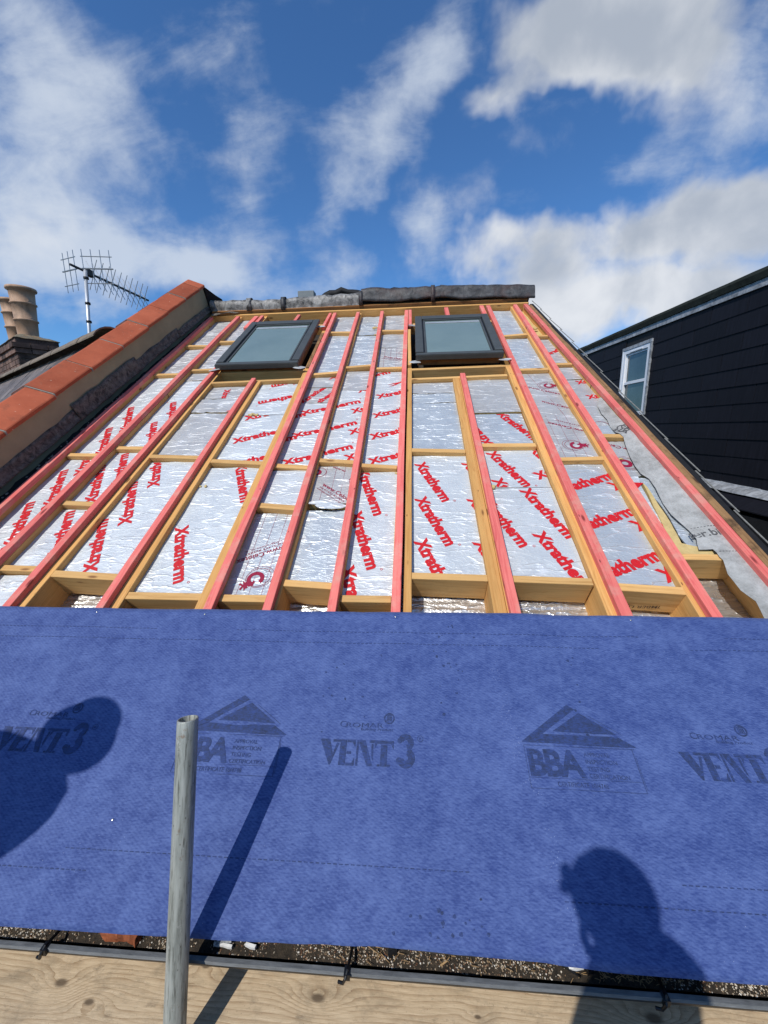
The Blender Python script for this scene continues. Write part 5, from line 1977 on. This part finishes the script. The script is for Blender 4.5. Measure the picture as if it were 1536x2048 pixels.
add_box(bm, -.05, .05, -.028, .028, -.035, .035, Md)
bm_obj('dipole_box', bm, 'plastic_black', aer)
for k in range(10):
    bm = bmesh.new()
    x = .22 + k * .098
    p = BO + BX * x
    cl = bmesh.new()
    add_box(bm, -.010, .010, -.012, .012, -.026, .026, frame_mat(p, BX, BS, BU))
    for (a, b_) in ((1, 1), (-1, 1), (1, -1), (-1, -1)):
        q0 = p + BU * .024 * b_ + BS * .006 * a
        q1 = p + BU * .055 * b_ + BS * .022 * a
        q2 = p + BU * .165 * b_ + BS * .075 * a
        tube_bm(bm, [q0, q1, q2], .0042, 5)
    cl.free()
    bm_obj('director', bm, 'steel_grey', aer)

# ================================================================== DARK BUILDING ON THE RIGHT
XR = 4.0
dk = empty('clad_building', cw(XR + 2, 5, -8.6), label='tall neighbouring loft building clad in black tiles with a white sash window', cat='building')
WY0, WY1, WZ0, WZ1 = 7.33, 8.17, .16, 1.335
bm = bmesh.new()
tones = []
random.seed(31)
rows = 11
RH = .2135
ztop = 1.515
for r_i in range(rows):
    z1_ = ztop - r_i * RH
    z0_ = z1_ - RH
    y = -1.2 + (r_i % 2) * .3 - random.random() * .02
    while y < 10.4:
        ya, yb = y + .003, y + .597
        segs = [(ya, min(yb, 10.38))]
        if z0_ < WZ1 and z1_ > WZ0:
            out = []
            for (a, b_) in segs:
                if b_ <= WY0 or a >= WY1:
                    out.append((a, b_))
                else:
                    if a < WY0: out.append((a, WY0 - .001))
                    if b_ > WY1: out.append((WY1 + .001, b_))
            segs = out
        for (a, b_) in segs:
            if b_ - a < .01:
                continue
            t_ = random.random()
            xo = random.uniform(0, .003)
            vv = [bm.verts.new(cw(*p)) for p in ((XR - .015 - xo, a, z0_ - .012), (XR - .015 - xo, b_, z0_ - .012), (XR - .005 - xo, b_, z1_ + .0), (XR - .005 - xo, a, z1_ + .0),
                                                 (XR - .010, a, z0_ - .012), (XR - .010, b_, z0_ - .012), (XR + .004, b_, z1_), (XR + .004, a, z1_))]
            for f in ((3, 2, 1, 0), (4, 5, 6, 7), (0, 1, 5, 4), (1, 2, 6, 5), (2, 3, 7, 6), (3, 0, 4, 7)):
                bm.faces.new([vv[i] for i in f])
            tones.append((8, t_))
        y += .60
me = bpy.data.meshes.new('cladding')
bm.to_mesh(me)
bm.free()
at = me.attributes.new('tone', 'FLOAT', 'POINT')
i = 0
for n_, tn in tones:
    for k in range(n_):
        at.data[i].value = tn
        i += 1
link('cladding', me, 'cladding_dark', dk)
bm = bmesh.new()
# wall body with an opening for the window
for (a, b_, c, d) in ((-1.2, WY0, -8.6, 1.62), (WY1, 10.38, -8.6, 1.62), (WY0, WY1, -8.6, WZ0), (WY0, WY1, WZ1, 1.62)):
    add_box(bm, XR + .006, XR + .30, a, b_, c + H0, d + H0)
bm_obj('wall', bm, 'black_felt', dk)
bm = bmesh.new()
add_box(bm, XR + .31, XR + 4.2, -1.2, 10.38, 0, H0 + 1.55)
bm_obj('wall', bm, 'cladding_dark', dk)
# lead drip and felt edge of the flat roof
def strip(name, pts_z, mat, nseg=60, amp=.004):
    bm = bmesh.new()
    cols = []
    for i in range(nseg + 1):
        y = -1.2 + 11.6 * i / nseg
        d_ = (y - 5) * .0155
        cols.append([bm.verts.new(cw(x + noise.noise(Vector((y * 3, j, 1))) * amp * .5, y, z + d_ + noise.noise(Vector((y * 2.5, j, 5))) * amp)) for j, (x, z) in enumerate(pts_z)])
    for i in range(nseg):
        for j in range(len(pts_z) - 1):
            bm.faces.new((cols[i][j], cols[i][j + 1], cols[i + 1][j + 1], cols[i + 1][j]))
    return bm_obj(name, bm, mat, dk, None, False)
strip('lead_flashing', [(XR + .01, 1.60), (XR - .024, 1.595), (XR - .030, 1.50), (XR - .020, 1.498)], 'lead_strip')
strip('roof_edge', [(XR + .02, 1.585), (XR - .045, 1.588), (XR - .055, 1.66), (XR - .030, 1.705), (XR + .10, 1.74), (XR + 4.2, 1.76)], 'felt_green', 60, .006)
# lower apron flashing, slate skirt and shadowed roof below
strip('lead_apron', [(XR - .006, -.745), (XR - .030, -.775), (XR - .135, -.815), (XR - .150, -.830)], 'lead_strip', 90, .008)
bm = bmesh.new()
for k in range(21):
    y = -1.2 + k * .56
    vv = [bm.verts.new(cw(*p)) for p in ((XR - .10, y + .002, -.835), (XR - .10, y + .558, -.835), (XR - .33, y + .558, -.955), (XR - .33, y + .002, -.955))]
    bm.faces.new(vv)
r = bmesh.ops.extrude_face_region(bm, geom=bm.faces[:])
for v in [e for e in r['geom'] if isinstance(e, bmesh.types.BMVert)]:
    v.co.z -= .012
bm_obj('skirt_slates', bm, 'cladding_dark', dk)
bm = bmesh.new()
add_box(bm, XR - .31, XR + .004, -1.2, 10.4, 0, H0 - 1.02)
bm_obj('lower_wall', bm, 'black_felt', dk)
# sash window
wn_ = empty('window', cw(XR, (WY0 + WY1) / 2, WZ0))
wn_.parent = dk
wn_.matrix_parent_inverse = PW[dk.name].inverted()
def wbx(name, a, b_, c, d, x0, x1, mat, bev=.003, par=None):
    bm = bmesh.new()
    add_box(bm, XR + x0, XR + x1, a, b_, c + H0, d + H0)
    if bev:
        bmesh.ops.bevel(bm, geom=bm.edges[:], offset=bev, segments=1, affect='EDGES')
    return bm_obj(name, bm, mat, par or wn_)
ft = .065
wbx('frame', WY0 + .001, WY0 + ft, WZ0, WZ1, -.030, .06, 'white_upvc')
wbx('frame', WY1 - ft, WY1 - .001, WZ0, WZ1, -.030, .06, 'white_upvc')
wbx('frame', WY0 + ft + .001, WY1 - ft - .001, WZ1 - ft, WZ1 - .001, -.030, .06, 'white_upvc')
wbx('frame', WY0 + ft + .001, WY1 - ft - .001, WZ0, WZ0 + ft, -.036, .06, 'white_upvc')
mid = WZ0 + (WZ1 - WZ0) * .50
wbx('sash', WY0 + ft + .002, WY1 - ft - .002, mid - .022, mid + .028, -.010, .05, 'white_upvc')
wbx('sash', WY0 + ft + .002, WY0 + ft + .032, mid + .029, WZ1 - ft - .002, -.002, .045, 'white_upvc')
wbx('sash', WY1 - ft - .032, WY1 - ft - .002, mid + .029, WZ1 - ft - .002, -.002, .045, 'white_upvc')
wbx('sash', WY0 + ft + .033, WY1 - ft - .033, WZ1 - ft - .034, WZ1 - ft - .002, -.002, .045, 'white_upvc')
wbx('trickle_vent', WY0 + .22, WY1 - .22, WZ1 - ft + .008, WZ1 - ft + .030, -.040, -.0305, 'white_upvc')
wbx('pane', WY0 + ft + .033, WY1 - ft - .033, mid + .029, WZ1 - ft - .035, .012, .022, 'sash_glass', 0)
wbx('pane', WY0 + ft + .002, WY1 - ft - .002, WZ0 + ft + .001, mid - .023, .020, .030, 'sash_glass', 0)
wbx('lead_surround', WY0 - .05, WY1 + .05, WZ1 + .001, WZ1 + .055, -.038, .0, 'lead_strip', .002, dk)
wbx('lead_surround', WY0 - .045, WY0 - .001, WZ0, WZ1, -.036, .0, 'lead_strip', .002, dk)
wbx('lead_surround', WY1 + .001, WY1 + .045, WZ0, WZ1, -.036, .0, 'white_upvc', .002, dk)


# ================================================================== PEOPLE ON THE SCAFFOLD (seen by their shadows)
def skinned(name, joints, bones, mat, parent, sub=2):
    me = bpy.data.meshes.new(name)
    keys = list(joints)
    me.from_pydata([joints[k][0] for k in keys], [(keys.index(a), keys.index(b_)) for a, b_ in bones], [])
    o = link(name, me, mat, parent)
    md = o.modifiers.new('skin', 'SKIN')
    md.use_smooth_shade = True
    for i, k in enumerate(keys):
        r = joints[k][1]
        me.skin_vertices[0].data[i].radius = r if isinstance(r, tuple) else (r, r)
    me.skin_vertices[0].data[0].use_root = True
    s = o.modifiers.new('sub', 'SUBSURF')
    s.levels = sub
    s.render_levels = sub
    return o


def person(label, base, facing, head, arms, hat=None, jacket='cloth_dark', off=(0, 0, 0)):
    """base: feet centre; head: centre of the head; arms: list of (elbow, wrist) in world"""
    R = empty('person', base, label=label, cat='person')
    F = Vector((math.cos(facing), math.sin(facing), 0))
    S = Vector((-F.y, F.x, 0))
    U = Vector((0, 0, 1))
    hd_ = head
    neck = hd_ - U * .145 - F * .015
    chest = neck - U * .16 + Vector(off)
    pelvis = base + U * .93 + (chest - base) * Vector((0, 0, 0)).x
    pelvis = Vector((base.x * .6 + chest.x * .4, base.y * .6 + chest.y * .4, base.z + (chest.z - base.z) * .66))
    J = {'pelvis': (pelvis, (.15, .11)), 'waist': (pelvis.lerp(chest, .45), (.135, .10)), 'chest': (chest, (.15, .11)), 'neck': (neck, .098 if hat else .060)}
    Bn = [('pelvis', 'waist'), ('waist', 'chest'), ('chest', 'neck')]
    for i, s in enumerate((1, -1)):
        J[f'hip{i}'] = (pelvis + S * .09 * s - U * .06, .092)
        J[f'knee{i}'] = (base + S * .11 * s + U * .48 + F * .03, .060)
        J[f'ankle{i}'] = (base + S * .12 * s + U * .08, .043)
        J[f'toe{i}'] = (base + S * .13 * s + U * .04 + F * .17, .040)
        Bn += [('pelvis', f'hip{i}'), (f'hip{i}', f'knee{i}'), (f'knee{i}', f'ankle{i}'), (f'ankle{i}', f'toe{i}')]
        sh = chest + S * .185 * s + U * .06
        J[f'sh{i}'] = (sh, .060)
        J[f'el{i}'] = (arms[i][0], .046)
        J[f'wr{i}'] = (arms[i][1], .032)
        Bn += [('chest', f'sh{i}'), (f'sh{i}', f'el{i}'), (f'el{i}', f'wr{i}')]
    skinned('body', J, Bn, jacket, R, 1)
    # head with face, ears and hair
    bm = bmesh.new()
    bmesh.ops.create_uvsphere(bm, u_segments=24, v_segments=16, radius=.097)
    for v in bm.verts:
        x, y, z = v.co
        v.co.x = x * .95
        v.co.y = y * .76
        v.co.z = z * 1.12
        if z < -.03:
            v.co.x = v.co.x * .88 + .008
            v.co.y *= .86
    for (p, r) in (((.104, 0, -.012), .016), ((.098, 0, -.052), .017), ((0, .082, -.008), .024), ((0, -.082, -.008), .024), ((.082, .032, .012), .013), ((.082, -.032, .012), .013)):
        bmesh.ops.create_uvsphere(bm, u_segments=10, v_segments=8, radius=r, matrix=Matrix.Translation(p) @ Matrix.Diagonal((.8, .6 if abs(p[1]) > .05 else 1, 1.1, 1)))
    MH = frame_mat(hd_, F, S, U)
    bm_obj('head', bm, 'skin', R, MH, True)
    bm = bmesh.new()
    if hat:
        prof = [(.138, -.004), (.120, .004), (.116, .03), (.104, .075), (.072, .108), (.03, .122), (.001, .125)]
        lathe_bm(bm, prof, MH @ Matrix.Translation((0, 0, .035)), 28)
        bm_obj('helmet', bm, hat, R, None, True)
    else:
        bmesh.ops.create_uvsphere(bm, u_segments=24, v_segments=14, radius=.101, matrix=MH @ Matrix.Translation((-.014, 0, .022)) @ Matrix.Diagonal((.95, .82, 1.06, 1)))
        bmesh.ops.bisect_plane(bm, geom=bm.verts[:] + bm.edges[:] + bm.faces[:], plane_co=MH @ Vector((.05, 0, 0)), plane_no=(F - U * .9), clear_outer=True)
        bm_obj('hair', bm, 'hair_brown', R, None, True)
    # hands with separate fingers
    for i in range(2):
        el, wr = arms[i]
        d = (wr - el).normalized()
        sd_ = d.cross(U)
        sd_ = sd_.normalized() if sd_.length > .1 else S
        up = sd_.cross(d)
        bm = bmesh.new()
        tube_bm(bm, [wr - d * .01, wr + d * .03, wr + d * .075, wr + d * .09], .030, 10, taper=.85)
        for k, (off, ln) in enumerate(((-.027, .062), (-.009, .072), (.009, .068), (.026, .054))):
            b0 = wr + d * .080 + sd_ * off
            tube_bm(bm, [b0, b0 + d * ln * .45 - up * .008, b0 + d * ln * .75 - up * .024, b0 + d * ln * .9 - up * .042], .0088, 8, taper=.8)
        t0_ = wr + d * .025 - sd_ * .028
        tube_bm(bm, [t0_, t0_ - sd_ * .022 + d * .022, t0_ - sd_ * .030 + d * .050], .0105, 8, taper=.8)
        bm_obj('hand', bm, 'skin', R, None, True)
    return R


# photographer, standing behind the lens with the phone held up
hp = cw(-.160, -.300, .262)
person('photographer in dark clothes behind the camera position, casting the right-hand shadow', cw(-.06, -.36, -1.405), math.radians(135), hp,
       [(cw(-.16, -.26, -.30), cw(-.07, -.15, -.14)), (cw(.02, -.26, -.32), cw(.005, -.16, -.14))], off=(.075, -.043, 0))
bm = bmesh.new()
Mp = Matrix(((RT.x, UPV.x, -FW.x, 0), (RT.y, UPV.y, -FW.y, 0), (RT.z, UPV.z, -FW.z, H0), (0, 0, 0, 1)))
add_box(bm, -.060, .018, -.135, .018, .012, .020, Mp)
o = bm_obj('mobile_phone', bm, 'plastic_black')
prop(o, label='black phone held upright in the photographer\'s hands', cat='phone')
person('worker in white helmet at the left end of the platform, casting the left shadow', cw(-1.80, .02, -1.405), math.atan2(.863, .505), cw(-1.715, .05, .29),
       [(cw(-2.02, .20, -.22), cw(-2.02, .24, -.46)), (cw(-1.70, .02, -.22), cw(-1.70, .06, -.46))], hat='hat_white', off=(-.060, .038, .075))
